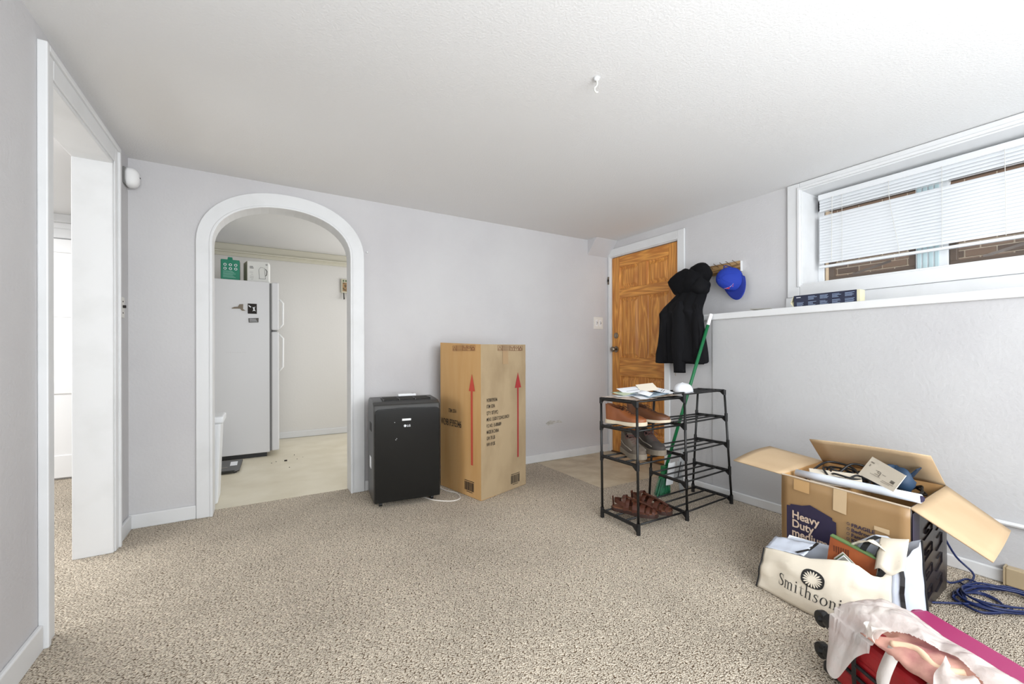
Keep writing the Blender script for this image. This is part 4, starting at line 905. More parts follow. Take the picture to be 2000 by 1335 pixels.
obj('zip_pull', tube(BM(), [(2.77, 2.14, .888), (2.767, 2.145, .872), (2.769, 2.14, .858)], .003, 6), CHROME, jk)
BLUE = mat('royal_blue_cotton', (22, 52, 158), .8, bump=(200, .1, 2, .002)); BLUE2 = mat('royal_blue_brim', (22, 42, 132), .8)
cp = thing('baseball_cap', 'royal blue baseball cap hanging by its strap from the peg board', 'cap', (3.08, 1.89, 1.6))
# ring axes: long axis down along the wall, dome bulging into the room
la = V((0, -.44, -.90)).normalized(); sa = V((-.10, .90, -.44)).normalized(); na = la.cross(sa).normalized()
if na.x > 0: na = -na
na = (na+V((0, .55, .05))).normalized()
O = V((3.135, 1.905, 1.605))
def capf(u, v):
    q = 2*PI*u; r_ = math.cos(v*PI/2); hh = math.sin(v*PI/2)
    l_ = math.cos(q)*.098*r_**.75; s_ = math.sin(q)*.078*r_**.75
    dent = 1-.16*max(0, math.cos(q-PI))*math.sin(v*PI)
    p = O+la*l_+sa*s_+na*(.105*hh*dent)+V((0, 0, 1))*.004*mn.noise(V((l_*30, s_*30, hh*3)))
    p.x = min(p.x, XU-.004); return p
obj('crown', grid(BM(), capf, 36, 14, True, False), BLUE, cp, smooth=True, sol=.002)
for k in range(3):
    q0 = PI/6+k*PI/3
    obj('seam', tube(BM(), [capf((q0+(PI if s_ else 0))/(2*PI), v)+na*.001 for s_, vs in ((0, [i/8 for i in range(9)]), (1, [i/8 for i in range(7, -1, -1)])) for v in vs], .0012, 4), BLUE2, cp)
obj('button', tube(BM(), [capf(0, 1), capf(0, 1)+na*.006], .007, 10), BLUE, cp)
def brim(u, v):
    a = (u-.5)*PI*.92; rr = 1+.78*v*math.cos(a)**.6
    p = O+la*(.094*math.cos(a)*rr+.016*v)+sa*(.078*math.sin(a)*(1+.10*v))+na*(.012+.034*v*0-.028*(math.sin(a)**2)*v+.016*v)
    p.x = min(p.x, XU-.004); return p
obj('brim', grid(BM(), brim, 21, 8), BLUE2, cp, smooth=True, sol=.003)
obj('brim_edge', tube(BM(), [brim(i/24, 1) for i in range(25)], .0018, 5), BLUE, cp)
obj('strap', tube(BM(), smooth_path([O-la*.092+sa*.03, O-la*.125+na*.01, O-la*.092-sa*.03], 5), .004, 6, flat=1), BLUE2, cp)
eb = [capf(.0+uu, .36+vv) + na*.002 for uu, vv in ((-.09, .02), (-.04, -.03), (.03, -.02), (.09, .06), (.03, .07), (-.03, .05))]
obj('embroidery', slab(BM(), eb, .0015), mat('red_embroidery', (200, 40, 60), .7), cp); obj('embroidery_edge', tube(BM(), eb, .0012, 5, closed=True), PAPER, cp)
lb = [O-la*.075+na*.036-sa*.035+la*a_+sa*b_ for a_, b_ in ((0, 0), (.02, 0), (.02, .018), (0, .018))]
obj('label', slab(BM(), lb, .0015), PAPER, cp)

# ------------------------------------------------------------------ things on the ledge
nv = thing('navy_carton', 'long navy blue printed carton lying on the window ledge', 'box', (2.97, 1.21, 1.323), 0)
NB = mat('navy_carton_board', (28, 34, 58), .35)
obj('carton', bx(BM(), 2.93, 3.0, 1.045, 1.375, 1.3245, 1.398), NB, nv, bev=.0015)
obj('end_flap', bx(BM(), 2.932, 2.998, 1.030, 1.0445, 1.326, 1.397), mat('cream_flap', (214, 208, 176), .7), nv)
obj('torn_flap', slab(BM(), [(2.93, 1.376, 1.326), (2.93, 1.395, 1.352), (2.93, 1.378, 1.396), (2.97, 1.385, 1.38), (2.97, 1.39, 1.33)], .002), mat('cream_flap', (214, 208, 176), .7), nv)
bm = BM(); rl = random.Random(3)
for cx in range(5):
    for cy in range(2):
        if cx == 0 and cy == 1: continue
        for ln in range(4):
            y1 = 1.357-cx*.064; wd = .026+rl.random()*.022
            z = 1.332+cy*.034+ln*.0062
            bx(bm, 2.929, 2.9298, y1-wd, y1, z, z+.0022)
obj('print_block', bm, mat('pale_blue_print', (150, 168, 196), .5), nv)
obj('print_block', bx(BM(), 2.929, 2.9298, 1.335, 1.36, 1.383, 1.387), PAPER, nv)
sp_ = obj('paper_slip', slab(BM(), [(2.92, 1.76, 1.3245), (2.99, 1.76, 1.3245), (2.99, 1.62, 1.3245), (2.92, 1.60, 1.3245)][::-1], .0012), PAPER); tag(sp_, 'white paper slip lying on the ledge below the cap', 'paper')
ch = obj('plaster_flake', slab(BM(), [(2.87, 1.62, 1.336), (2.91, 1.60, 1.330), (2.93, 1.50, 1.326), (2.88, 1.49, 1.330)][::-1], .006), mat('grey_flake', (150, 148, 140), .8)); tag(ch, 'grey paint flake curling up at the ledge edge', 'flake')

# ------------------------------------------------------------------ open cardboard box
ob = thing('open_cardboard_box', 'large open moving carton full of cables by the right wall', 'box', (2.37, .85, 0))
FLc, FRc, BRc, BLc = V((2.167, 1.07, 0)), V((2.099, .584, 0)), V((2.585, .602, 0)), V((2.608, 1.082, 0)); HB = .45
def wallp(name, P0, P1, mt, z1=HB, th=.006, bulge=.006, parent=ob):
    n_ = (P1-P0).cross(U).normalized()
    def fn(u, v): return P0.lerp(P1, u)+n_*(bulge*math.sin(PI*u)*math.sin(PI*v)+.002*mn.noise(V((u*5, v*5, P0.x*7))))+V((0, 0, .003+v*(z1-.003)+(.004*mn.noise(V((u*7, P0.y*5, 0))) if v > .99 else 0)))
    return obj(name, grid(BM(), fn, 15, 11), mt, parent, smooth=True, sol=th)
wallp('front_panel', FLc, FRc, CARDT); wallp('side_panel', FRc, BRc, mat('shaded_glossy_print_board', (58, 48, 40), .3, var=(9, (40, 35, 38), .4, .7), bump=(22, .25, 4, .004)), bulge=.003)  # printed side board, its colour also darkened for the shade there
wallp('back_panel', BRc, BLc, CARD, bulge=.004); wallp('side_panel', BLc, FLc, CARD, bulge=.003)
obj('bottom_panel', slab(BM(), [FLc+U*.01, FRc+U*.01, BRc+U*.01, BLc+U*.01], .006), CARD, ob)
def flap(name, P, mt, bend=0, n=8):
    P = [V(p) for p in P]; nn = (P[1]-P[0]).cross(P[3]-P[0]).normalized()
    def fn(u, v): return (P[0].lerp(P[1], u)).lerp(P[3].lerp(P[2], u), v)+nn*bend*math.sin(PI*v*.5)*math.sin(PI*u)
    return obj(name, grid(BM(), fn, n, n), mt, ob, sol=.005, smooth=True)
flap('flap', [FLc+U*.448, BLc+U*.45, (2.585, 1.345, .482), (2.185, 1.325, .458)], CARDIN, .012)
flap('flap', [BLc+U*.45, BRc+U*.45, (2.435, .612, .597), (2.435, 1.070, .589)], CARDIN, -.006)
flap('flap', [BRc+U*.45, FRc+U*.45, (2.107, .377, .332), (2.561, .412, .325)], CARDIN, .008)
flap('flap', [FRc+V((.004, .01, .452)), FLc+V((.004, -.01, .452)), (2.20, 1.04, .34), (2.15, .62, .34)], CARDIN, 0)
obj('worn_edge', tube(BM(), smooth_path([FLc.lerp(FRc, k/8)+V((-.001, 0, .4505+.0015*hsh(k))) for k in range(9)], 3), .0042, 6), mat('torn_paper_edge', (196, 180, 160), .9), ob)
uF = (FRc-FLc).normalized(); nF = uF.cross(U)
def fF(s, z, off=.0075): return FLc+uF*s+nF*(off+.006*math.sin(PI*min(max(s/.491, 0), 1))*math.sin(PI*z/HB)-.003)+U*z
def gridface(name, f, poly_, mt, parent, off=.0):
    return obj(name, slab(BM(), [f(s, z) for s, z in poly_], .0008), mt, parent)
gridface('printed_shape', lambda s, z: fF(s, z, .0120), [(.028, .03), (.244, .03), (.244, .306), (.229, .309), (.228, .320), (.135, .345), (.100, .331), (.047, .322), (.044, .314), (.028, .312)], NAVY, ob)
def tF(name, body, size, s, z, mt, sx=1, bold=.0): return text(name, body, size, ob, None, (1, 0, 0), (0, 0, 1), mt, sx=sx, bold=bold, warp=lambda x, y: fF(s+x, z+y, .0140))
tF('heading', 'Heavy', .050, .054, .262, PALEP, .98, .0012); tF('heading', 'Duty', .050, .054, .221, PALEP, .98, .0012); tF('heading', 'medium', .050, .054, .180, PALEP, .98, .0012)
for k, s_ in enumerate(['FRAGILE', 'Bedroom', 'Family', 'Kitchen', 'Bathroom', 'Office']):
    tF('checklist_line', s_, .020, .302, .312-.0207*k, NAVY, 1.12, .0006)
    obj('bullet', tube(BM(), [fF(.289+.0045*math.cos(q), .319-.0207*k+.0055*math.sin(q), .0110) for q in [2*PI*j/12 for j in range(12)]], .0009, 4, closed=True), NAVY, ob)
obj('tape', slab(BM(), [fF(.230, .45, .0105), fF(.230, .357, .0105), fF(.281, .352, .0105), fF(.282, .45, .0105)], .0008), TAPE, ob)
obj('tape', slab(BM(), [fF(.06, .445, .0105), fF(.06, .395, .0105), fF(.13, .393, .0105), fF(.13, .445, .0105)], .0005), mat('shiny_tape_film', (196, 158, 110), .15), ob)
obj('tape', slab(BM(), [fF(.38, .345, .0105), fF(.38, .330, .0105), fF(.43, .325, .0105), fF(.43, .345, .0105)], .0005), TAPE, ob)
uS = (BRc-FRc).normalized(); nS = uS.cross(U)
def fS(s, z, off=.006): return FRc+uS*s+nS*off+U*z
obj('printed_band', slab(BM(), [fS(.002, .01), fS(.085, .01), fS(.085, .43), fS(.002, .43)], .0008), NAVY, ob)
for k in range(4): 
    z = .30-k*.085
    obj('side_print', tube(BM(), [fS(.13, z), fS(.24, z+.02), fS(.24, z+.055), fS(.15, z+.04), fS(.15, z+.02), fS(.20, z+.03)], .0045, 4, flat=.12), mat('black_box_print', (30, 26, 32), .35), ob)
    obj('side_print', tube(BM(), [fS(.30, z), fS(.38, z+.02), fS(.38, z+.06), fS(.31, z+.05)], .0045, 4, flat=.12), mat('black_box_print', (30, 26, 32), .35), ob)
# contents
rp_ = thing('paper_roll', 'white rolled poster lying along the front rim of the carton', 'roll', (2.21, .82, .44))
bm = tube(BM(), [(2.252, 1.045, .449), (2.236, .93, .454), (2.20, .70, .467), (2.176, .575, .474)], .0175, 18); obj('roll', bm, mat('glossy_white_paper', (222, 228, 238), .35), rp_, smooth=True)
obj('roll_core', cyl(BM(), (2.2525, 1.049, .449), (2.253, 1.0455, .449), .012, 14), INK, rp_)
obj('roll_core', cyl(BM(), (2.1745, .5735, .474), (2.1755, .5748, .474), .013, 14), NAVY, rp_)
fil = thing('packed_carton', 'small brown carton inside the large open box', 'box', (2.42, .95, .28))
obj('carton', bx(BM(), 2.30, 2.57, .86, 1.05, .28, .415), CARD, fil, bev=.002); obj('print', bx(BM(), 2.36, 2.45, .93, .97, .4152, .4158), INK, fil)
f2_ = thing('packed_carton', 'flat cream carton lying under the black cables in the open box', 'box', (2.38, .80, .30))
obj('carton', slab(BM(), [(2.24, .98, .418), (2.30, .80, .425), (2.40, .84, .43), (2.34, 1.03, .424)][::-1], .04), CREAMP, f2_, bev=.002)
f3 = thing('packed_carton', 'dark carton filling the bottom of the open box', 'box', (2.35, .75, .02))
obj('carton', bx(BM(), 2.19, 2.54, .64, 1.02, .02, .27), mat('dark_grey_board', (60, 54, 50), .8), f3)
CB = mat('black_cable', (20, 20, 22), .45)
def cable(name, label, pts, r_, mt, grp=None, cat='cable', n=6):
    o = obj(name, tube(BM(), smooth_path(pts, n), r_, 8), mt, smooth=True); tag(o, label, cat, grp); return o
cable('black_cable', 'black cable arching up at the left inside the open box', [(2.28, 1.02, .42), (2.34, 1.01, .46), (2.43, .99, .49), (2.45, .93, .49), (2.42, .87, .48), (2.36, .84, .45), (2.33, .90, .44)], .005, CB, 'black cables in the carton')
rcb = random.Random(21)
pts = []
for k in range(46):
    q = k*.62; r_ = .075+.02*math.sin(k*1.3)+rcb.uniform(-.012, .012)
    pts.append((2.375+r_*1.0*math.cos(q)+.01*math.sin(k*.3), .885+r_*1.15*math.sin(q), .452+.014*math.sin(k*.9)+rcb.uniform(-.006, .012)))
cable('black_cable', 'coiled black cable heap in the middle of the open box', pts, .0045, CB, 'black cables in the carton', n=5)
cable('black_cable', 'black cable looping behind the cream card in the open box', [(2.40, .93, .45), (2.45, .90, .495), (2.49, .86, .49), (2.47, .80, .47), (2.42, .80, .46), (2.37, .86, .45)], .0055, CB, 'black cables in the carton')
pts = []
for k in range(30):
    q = k*.66; r_ = .055+rcb.uniform(-.01, .01); pts.append((2.44+r_*1.3*math.cos(q), .68+r_*math.sin(q)*.8, .43+.008*math.sin(k)+rcb.uniform(-.003, .01)))
cable('black_cable', 'tangle of black cable in the right end of the open box', pts, .0042, CB, 'black cables in the carton', n=5)
cdp = thing('packaging_card', 'cream printed card sticking up from the open box', 'card', (2.30, .75, .45))
# card plane from four corners
K0, K1, K3 = V((2.395, .832, .555)), V((2.265, .815, .478)), V((2.215, .690, .545-.02))
K = [V((2.36, .785, .569)), V((2.322, .824, .487)), V((2.14, .646, .487)), V((2.1675, .6155, .555))]
obj('card', slab(BM(), K, .002), CREAMP, cdp)
nK = (K[1]-K[0]).cross(K[3]-K[0]).normalized(); nK = -nK if nK.dot(V((-2.2, -.7, .5))) < 0 else nK
def fK(a, b): return (K[0].lerp(K[1], a)).lerp(K[3].lerp(K[2], a), b)+nK*.0012
bm = BM()
for a, b, da, db in ((.2, .08, .05, .10), (.34, .10, .10, .03), (.45, .34, .02, .12), (.55, .48, .16, .02), (.5, .54, .02, .1), (.62, .36, .02, .14), (.75, .62, .02, .3), (.82, .60, .015, .25), (.7, .25, .015, .3)):
    slab(bm, [fK(a, b), fK(a+da, b), fK(a+da, b+db), fK(a, b+db)], .0004)
obj('print', bm, mat('warm_grey_print', (150, 140, 128), .8), cdp)['kind'] = 'stuff'
obj('emblem', tube(BM(), [fK(.50+.045*math.cos(q), .45+.045*math.sin(q)) for q in [2*PI*j/14 for j in range(14)]], .0008, 4, closed=True), INK, cdp)
bm = BM()
for k in range(8): slab(bm, [fK(.55+k*.018, .80), fK(.55+k*.018+.009, .80), fK(.55+k*.018+.009, .90), fK(.55+k*.018, .90)], .0004)
obj('barcode', bm, INK, cdp)
bb = thing('blue_bag', 'dark blue fabric pouch behind the cream card in the open box', 'bag', (2.45, .68, .42))
def pouch(u, v):
    th = 2*PI*u; ph = -PI/2+.05+v*(PI-.1); d = V((math.cos(th)*math.cos(ph), math.sin(th)*math.cos(ph), math.sin(ph)))
    k = 1+.22*abs(mn.noise(d*2.5))+.08*math.sin(d.y*9)
    k *= 1-.25*abs(math.sin(th*1.5)); return V((2.455, .735, .465))+V((d.x*.070, d.y*.085, d.z*.062))*k
obj('pouch', grid(BM(), pouch, 30, 16, True, True), mat('petrol_blue_fabric', (38, 62, 88), .6), bb, smooth=True)
obj('corner', slab(BM(), [(2.46, .70, .48), (2.44, .66, .53), (2.50, .66, .53), (2.51, .69, .48)], .004), mat('petrol_blue_fabric', (38, 62, 88), .6), bb)

# ------------------------------------------------------------------ blue cable on the floor
BC = mat('blue_network_cable', (20, 36, 84), .4)
def loopc(label, c, a, b, n, rot, seed, tail0=None, tail1=None, r_=.0042):
    rr = random.Random(seed); pts = list(tail0 or [])
    K_ = 10*n
    for k in range(K_+1):
        q = 2*PI*k/10+seed; f = 1+rr.uniform(-.16, .12); x = a*f*math.cos(q); y = b*f*math.sin(q)
        pts.append((c[0]+x*math.cos(rot)-y*math.sin(rot)+.01*math.sin(k*.37), c[1]+x*math.sin(rot)+y*math.cos(rot), .006+.0055*(k/K_)*n*.6+.003*rr.random()))
    pts += list(tail1 or [])
    return cable('network_cable', label, pts, r_, BC, 'blue network cables', n=5)
loopc('large blue network cable coil on the carpet beside the carton', (2.62, .45), .145, .09, 7, -.5, 2, tail0=[(2.73, .66, .262), (2.745, .655, .2), (2.80, .62, .08), (2.80, .56, .015)])
loopc('smaller blue network cable coil next to the carton side', (2.53, .49), .10, .07, 2, .2, 5, tail1=[(2.42, .55, .012), (2.36, .60, .008)])
loopc('tiny blue network cable loop behind the large coil', (2.70, .555), .045, .028, 1, .2, 1, tail0=[(2.63, .63, .03), (2.63, .60, .012)])

# ------------------------------------------------------------------ tote bag
TO = mat('ivory_tote_laminate', (226, 216, 198), .4, bump=(16, .22, 4, .006)); TOB = mat('bluish_white_tote_lining', (198, 204, 216), .4, bump=(16, .25, 4, .006)); PIPE = mat('black_piping', (22, 21, 22), .5)
tt = thing('tote_bag', 'slumped ivory museum tote bag with black trim before the carton', 'bag', (1.98, .80, 0))
ftop = [(1.03, 1.935, .165), (.985, 1.93, .178), (.92, 1.925, .187), (.845, 1.925, .196), (.77, 1.93, .222), (.723, 1.94, .234), (.689, 1.945, .228), (.652, 1.955, .205), (.626, 1.965, .207), (.605, 1.985, .25)]
fbot = [(1.04, 1.890, .003), (.98, 1.882, .003), (.90, 1.868, .003), (.84, 1.862, .003), (.78, 1.862, .003), (.73, 1.868, .003), (.69, 1.878, .003), (.65, 1.895, .003), (.62, 1.915, .003), (.592, 1.945, .003)]
def L_(T, u):
    f = u*(len(T)-1); i = min(int(f), len(T)-2); t = f-i; return V((T[i][1], T[i][0], T[i][2])).lerp(V((T[i+1][1], T[i+1][0], T[i+1][2])), t)
def tfront(u, v, off=0):
    a = L_(fbot, u); b = L_(ftop, u); p = a.lerp(b, v)
    bul = .022*math.sin(PI*v)*math.sin(PI*min(u*1.2, 1))+.014*mn.noise(V((u*4.5, v*3, 2)))*math.sin(PI*v)+.006*mn.noise(V((u*11, v*7, 5)))*math.sin(PI*v)
    return p+V((-bul-off, 0, 0))
obj('front_panel', grid(BM(), tfront, 40, 16), TO, tt, smooth=True, sol=.0012)
bt = [(1.05, 2.02, .150), (.97, 2.045, .21), (.90, 2.05, .218), (.82, 2.055, .225), (.74, 2.06, .272), (.68, 2.065, .325), (.64, 2.07, .33), (.60, 2.07, .30), (.575, 2.07, .335), (.545, 2.06, .355)]
bb_ = [(1.045, 2.00, .003), (.97, 2.03, .003), (.90, 2.04, .003), (.82, 2.045, .003), (.74, 2.05, .003), (.68, 2.05, .003), (.64, 2.05, .003), (.60, 2.05, .003), (.56, 2.05, .003), (.52, 2.05, .003)]
def tback(u, v):
    p = L_(bb_, u).lerp(L_(bt, u), v); return p+V((.008*mn.noise(V((u*6, v*5, 9))), 0, .0))
obj('back_panel', grid(BM(), tback, 36, 12), TOB, tt, smooth=True, sol=.0012)
def tside(u, v):  # right gusset, from front edge to back edge
    a = tfront(1, v); b = tback(1, v); o = math.sin(PI*u); p = a.lerp(b, u)
    return p+V((0, -.030*o*(1-.3*v)-.010*mn.noise(V((u*5, v*6, 3)))*o, .018*o*v))
obj('side_gusset', grid(BM(), tside, 16, 16), TOB, tt, smooth=True, sol=.0012)
def tside2(u, v): a = tfront(0, v); b = tback(0, v); return a.lerp(b, u)+V((0, -.02*math.sin(PI*u), 0))
obj('side_gusset', grid(BM(), tside2, 8, 10), TOB, tt, smooth=True, sol=.0012)
obj('bottom', grid(BM(), lambda u, v: L_(fbot, u).lerp(L_(bb_, u), v)+U*.001, 20, 4), TO, tt)
for k, pth in enumerate([[tfront(0, v/10)-V((.002, -.002, 0)) for v in range(11)], [tback(1, v/10)+V((-.006, -.004, 0)) for v in range(11)]]):
    obj('piping', tube(BM(), pth, .0032, 6), PIPE, tt)
obj('edge_band', ribbon(BM(), [tside(.18, v/10)+V((-.004, -.003, 0)) for v in range(11)], (.25, -.6, 0), .013, .002), PIPE, tt)
obj('inner_band', ribbon(BM(), [(1.945, .905, .192), (1.99, .875, .205), (2.045, .868, .222)], (0, 1, .1), .010, .002), PIPE, tt)
obj('inner_liner', grid(BM(), lambda u, v: V((1.94+v*.09, 1.03-.155*u, .168+.022*u+.030*v*math.sin(PI*v*.6)+.006*mn.noise(V((u*6, v*6, 1))))), 12, 8), TOB, tt, smooth=True, sol=.001)
# fold of ivory cloth and handles at the back right
def hfold(u, v): return V((2.02+.045*v-.02*math.sin(PI*u), .755-.16*u, .22+.09*math.sin(PI*(u*.7+.15))*(1-.15*v)+.02*mn.noise(V((u*5, v*3, 8)))))
obj('top_fold', grid(BM(), hfold, 16, 8), TO, tt, smooth=True, sol=.0015)
def fold2(u, v): return V((2.055-.085*v-.012*math.sin(PI*u), .660-.085*u-.01*v, .325+.022*u-.10*v+.010*math.sin(u*8)*v))
obj('top_fold', grid(BM(), fold2, 14, 8), TO, tt, smooth=True, sol=.0015)
obj('handle', ribbon(BM(), smooth_path([(2.02, .705, .235), (2.015, .70, .27), (2.03, .685, .305), (2.05, .665, .325)], 4), (0, 1, 0), .020, .002), PIPE, tt)
obj('handle', ribbon(BM(), smooth_path([(2.03, .665, .20), (2.01, .655, .25), (2.02, .645, .29), (2.045, .635, .318)], 4), (0, 1, 0), .020, .002), PIPE, tt)
# printed emblem: black rounded patch with sunburst
def fT(a, z, off=.003):
    """a: distance along the bag from the left end (m), z: height"""
    yy = 1.04-a; i = 0
    while i < len(fbot)-2 and fbot[i+1][0] > yy: i += 1
    u = min(max((i+(fbot[i][0]-yy)/(fbot[i][0]-fbot[i+1][0]))/(len(fbot)-1), 0), 1); lo_ = tfront(u, 0); hi_ = tfront(u, 1); v = min(max((z-lo_.z)/(hi_.z-lo_.z), 0), 1); return tfront(u, v, off)
def strip(bm, pts, f=fT):
    vs = [bm.verts.new(f(*p)) for p in pts]; bm.faces.new(vs)
cx, cz = .222, .134
bm = BM(); NR = 28; ring = []
for k in range(NR):
    q = 2*PI*k/NR; c, s = math.cos(q), math.sin(q); ring.append((cx+.036*math.copysign(abs(c)**.8, c), cz+(.032 if s > 0 else .030)*math.copysign(abs(s)**.8, s)))
for k in range(NR):
    strip(bm, [(cx, cz), ((ring[k][0]+cx)/2, (ring[k][1]+cz)/2), ((ring[(k+1) % NR][0]+cx)/2, (ring[(k+1) % NR][1]+cz)/2)])
    strip(bm, [((ring[k][0]+cx)/2, (ring[k][1]+cz)/2), ring[k], ring[(k+1) % NR], ((ring[(k+1) % NR][0]+cx)/2, (ring[(k+1) % NR][1]+cz)/2)])
obj('emblem', bm, PIPE, tt)
bm = BM(); f5 = lambda a, z: fT(a, z, .0042)
for k in range(18): q = 2*PI*k/18; q2 = 2*PI*(k+1)/18; strip(bm, [(cx, cz), (cx+.0135*math.cos(q), cz+.0125*math.sin(q)), (cx+.0135*math.cos(q2), cz+.0125*math.sin(q2))], f5)
for k in range(18):
    q = 2*PI*(k+.5)/18; pl = []
    for r_, dq, in ((.0125, -.16), (.019, -.11), (.024, -.10), (.029, .02)): pl.append((cx+r_*1.06*math.cos(q+dq), cz+r_*math.sin(q+dq)))
    for r_, dq in ((.024, .10), (.018, .14), (.0125, .16)): pl.append((cx+r_*1.06*math.cos(q+dq), cz+r_*math.sin(q+dq)))
    strip(bm, pl, f5)
obj('emblem_sunburst', bm, TO, tt)
# serif lettering drawn with strokes (thick stems, thin joins)
G = {'S': ([[(.42, .60, .02), (.36, .70, .03), (.22, .73, .05), (.10, .64, .085), (.12, .50, .09), (.26, .38, .10), (.40, .26, .095), (.41, .10, .08), (.28, .00, .045), (.14, .00, .03), (.04, .12, .02)], [(.42, .50, .02), (.43, .74, .02)], [(.04, -.02, .02), (.03, .22, .02)]], .50),
     'm': ([[(.10, 0, .07), (.10, .46, .07)], [(.02, .45, .02), (.12, .49, .03)], [(.12, .38, .02), (.22, .47, .035), (.33, .40, .07), (.33, 0, .07)], [(.35, .38, .02), (.45, .47, .035), (.56, .40, .07), (.56, 0, .07)], [(.02, 0, .02), (.19, 0, .02)], [(.25, 0, .02), (.42, 0, .02)], [(.48, 0, .02), (.65, 0, .02)]], .70),
     'i': ([[(.11, 0, .07), (.11, .46, .07)], [(.02, .45, .02), (.12, .49, .03)], [(.11, .62, .08), (.11, .70, .08)], [(.02, 0, .02), (.21, 0, .02)]], .26),
     't': ([[(.14, .60, .02), (.14, .08, .07), (.20, .00, .04), (.30, .05, .02)], [(.02, .46, .02), (.30, .46, .02)]], .33),
     'h': ([[(.10, 0, .07), (.10, .74, .07)], [(.02, .73, .02), (.12, .76, .03)], [(.12, .38, .02), (.24, .47, .035), (.36, .40, .07), (.36, 0, .07)], [(.02, 0, .02), (.19, 0, .02)], [(.28, 0, .02), (.45, 0, .02)]], .50),
     's': ([[(.27, .40, .02), (.20, .47, .03), (.08, .42, .055), (.08, .32, .06), (.20, .24, .065), (.28, .14, .06), (.22, .02, .04), (.12, 0, .025), (.03, .07, .02)], [(.28, .33, .02), (.28, .47, .02)], [(.03, 0, .02), (.03, .15, .02)]], .36),
     'o': ([[(.24+.19*math.cos(q), .235+.24*math.sin(q), .02+.06*abs(math.cos(q))) for q in [2*PI*k/16+PI/2 for k in range(17)]]], .50),
     'n': ([[(.10, 0, .07), (.10, .46, .07)], [(.02, .45, .02), (.12, .49, .03)], [(.12, .38, .02), (.24, .47, .035), (.36, .40, .07), (.36, 0, .07)], [(.02, 0, .02), (.19, 0, .02)], [(.28, 0, .02), (.45, 0, .02)]], .50),
     'a': ([[(.06, .36, .02), (.16, .47, .04), (.28, .40, .07), (.28, .06, .07), (.36, .02, .02)], [(.28, .28, .02), (.12, .22, .05), (.08, .08, .07), (.16, 0, .04), (.27, .08, .02)]], .40)}
x = .098; SZ = .056; SX = .0530
for ch_ in 'Smithsonian':
    st, adv = G[ch_]; bm = BM()
    for path in st:
        for i in range(len(path)-1):
            (xa, ya_, wa), (xb, yb_, wb_) = path[i], path[i+1]; dx, dy = xb-xa, yb_-ya_; ln = math.hypot(dx, dy); nx, ny = -dy/ln, dx/ln; ex, ey = dx/ln*.008, dy/ln*.008
            q4 = [(xa+nx*wa/2-ex, ya_+ny*wa/2-ey), (xa-nx*wa/2-ex, ya_-ny*wa/2-ey), (xb-nx*wb_/2+ex, yb_-ny*wb_/2+ey), (xb+nx*wb_/2+ex, yb_+ny*wb_/2+ey)]
            nseg = max(1, int(ln/.15))
            for k in range(nseg):
                t0, t1 = k/nseg, (k+1)/nseg; L2 = lambda A, B, t: (A[0]+(B[0]-A[0])*t, A[1]+(B[1]-A[1])*t)
                quad = [L2(q4[0], q4[3], t0), L2(q4[1], q4[2], t0), L2(q4[1], q4[2], t1), L2(q4[0], q4[3], t1)]
                strip(bm, [(x+qx*SX, .062+qy*SZ) for qx, qy in quad])
    if x < .42: obj('letter', bm, PIPE, tt)
    else: bm.free()
    x += (adv+.045)*SX
# contents of the tote
bk = thing('book', 'worn orange hardcover book with green spine sticking out of the tote', 'book', (2.0, .73, .2))
Q0, Q1 = V((2.005, .805, .288)), V((2.005, .650, .252)); dn = V((-.012, .012, -.135))
obj('cover', slab(BM(), [Q0, Q1, Q1+dn, Q0+dn][::-1], .003), mat('orange_brown_cover', (158, 82, 38), .6, var=(8, (128, 62, 28), .4, .7)), bk)
obj('pages', slab(BM(), [Q0+V((.004, 0, -.002)), Q1+V((.004, 0, -.002)), Q1+dn+V((.004, 0, 0)), Q0+dn+V((.004, 0, 0))][::-1], .012), CREAMP, bk)
obj('spine', slab(BM(), [Q0+V((-.002, 0, .003)), Q1+V((-.002, 0, .003)), Q1+V((.02, 0, .003)), Q0+V((.02, 0, .003))], .008), mat('green_cloth_spine', (92, 118, 70), .7), bk, bev=.002)
bm = BM()
for k in range(7): slab(bm, [Q0+V((-.004, -.012-k*.008, -.035)), Q0+V((-.004, -.016-k*.008, -.035)), Q0+V((-.0045, -.016-k*.008, -.07)), Q0+V((-.0045, -.012-k*.008, -.07))], .0005)
obj('cover_print', bm, mat('dark_orange_print', (96, 46, 22), .7), bk)
mgz = thing('magazine', 'bundle of magazines leaning on the orange book in the tote', 'magazine', (1.97, .72, .2))
for k in range(4):
    o_ = V((-.004*k, -.003*k, -.004*k))
    obj('issue' if k else 'cover_issue', slab(BM(), [V((1.985, .785, .208))+o_, V((1.985, .755, .245))+o_, V((1.975, .655, .175))+o_, V((1.975, .69, .12))+o_], .003), [mat('mag_a', (206, 200, 190), .4), mat('mag_b', (90, 104, 76), .4), PAPER, mat('mag_c', (150, 150, 140), .4)][k], mgz)
obj('cover_photo', slab(BM(), [V((1.979, .775, .206)), V((1.979, .762, .222)), V((1.974, .728, .200)), V((1.974, .74, .182))][::1], .001), mat('dark_photo_print', (60, 70, 50), .5), mgz)
pb = thing('newspaper', 'folded papers at the back of the tote by the carton', 'newspaper', (2.06, .93, .2))
for k in range(3): obj('sheet', slab(BM(), [(2.035+.004*k, .99, .185+.004*k), (2.035+.004*k, .90, .19+.004*k), (2.065, .90, .205+.004*k), (2.065, .99, .20+.004*k)], .0015), PAPER, pb)

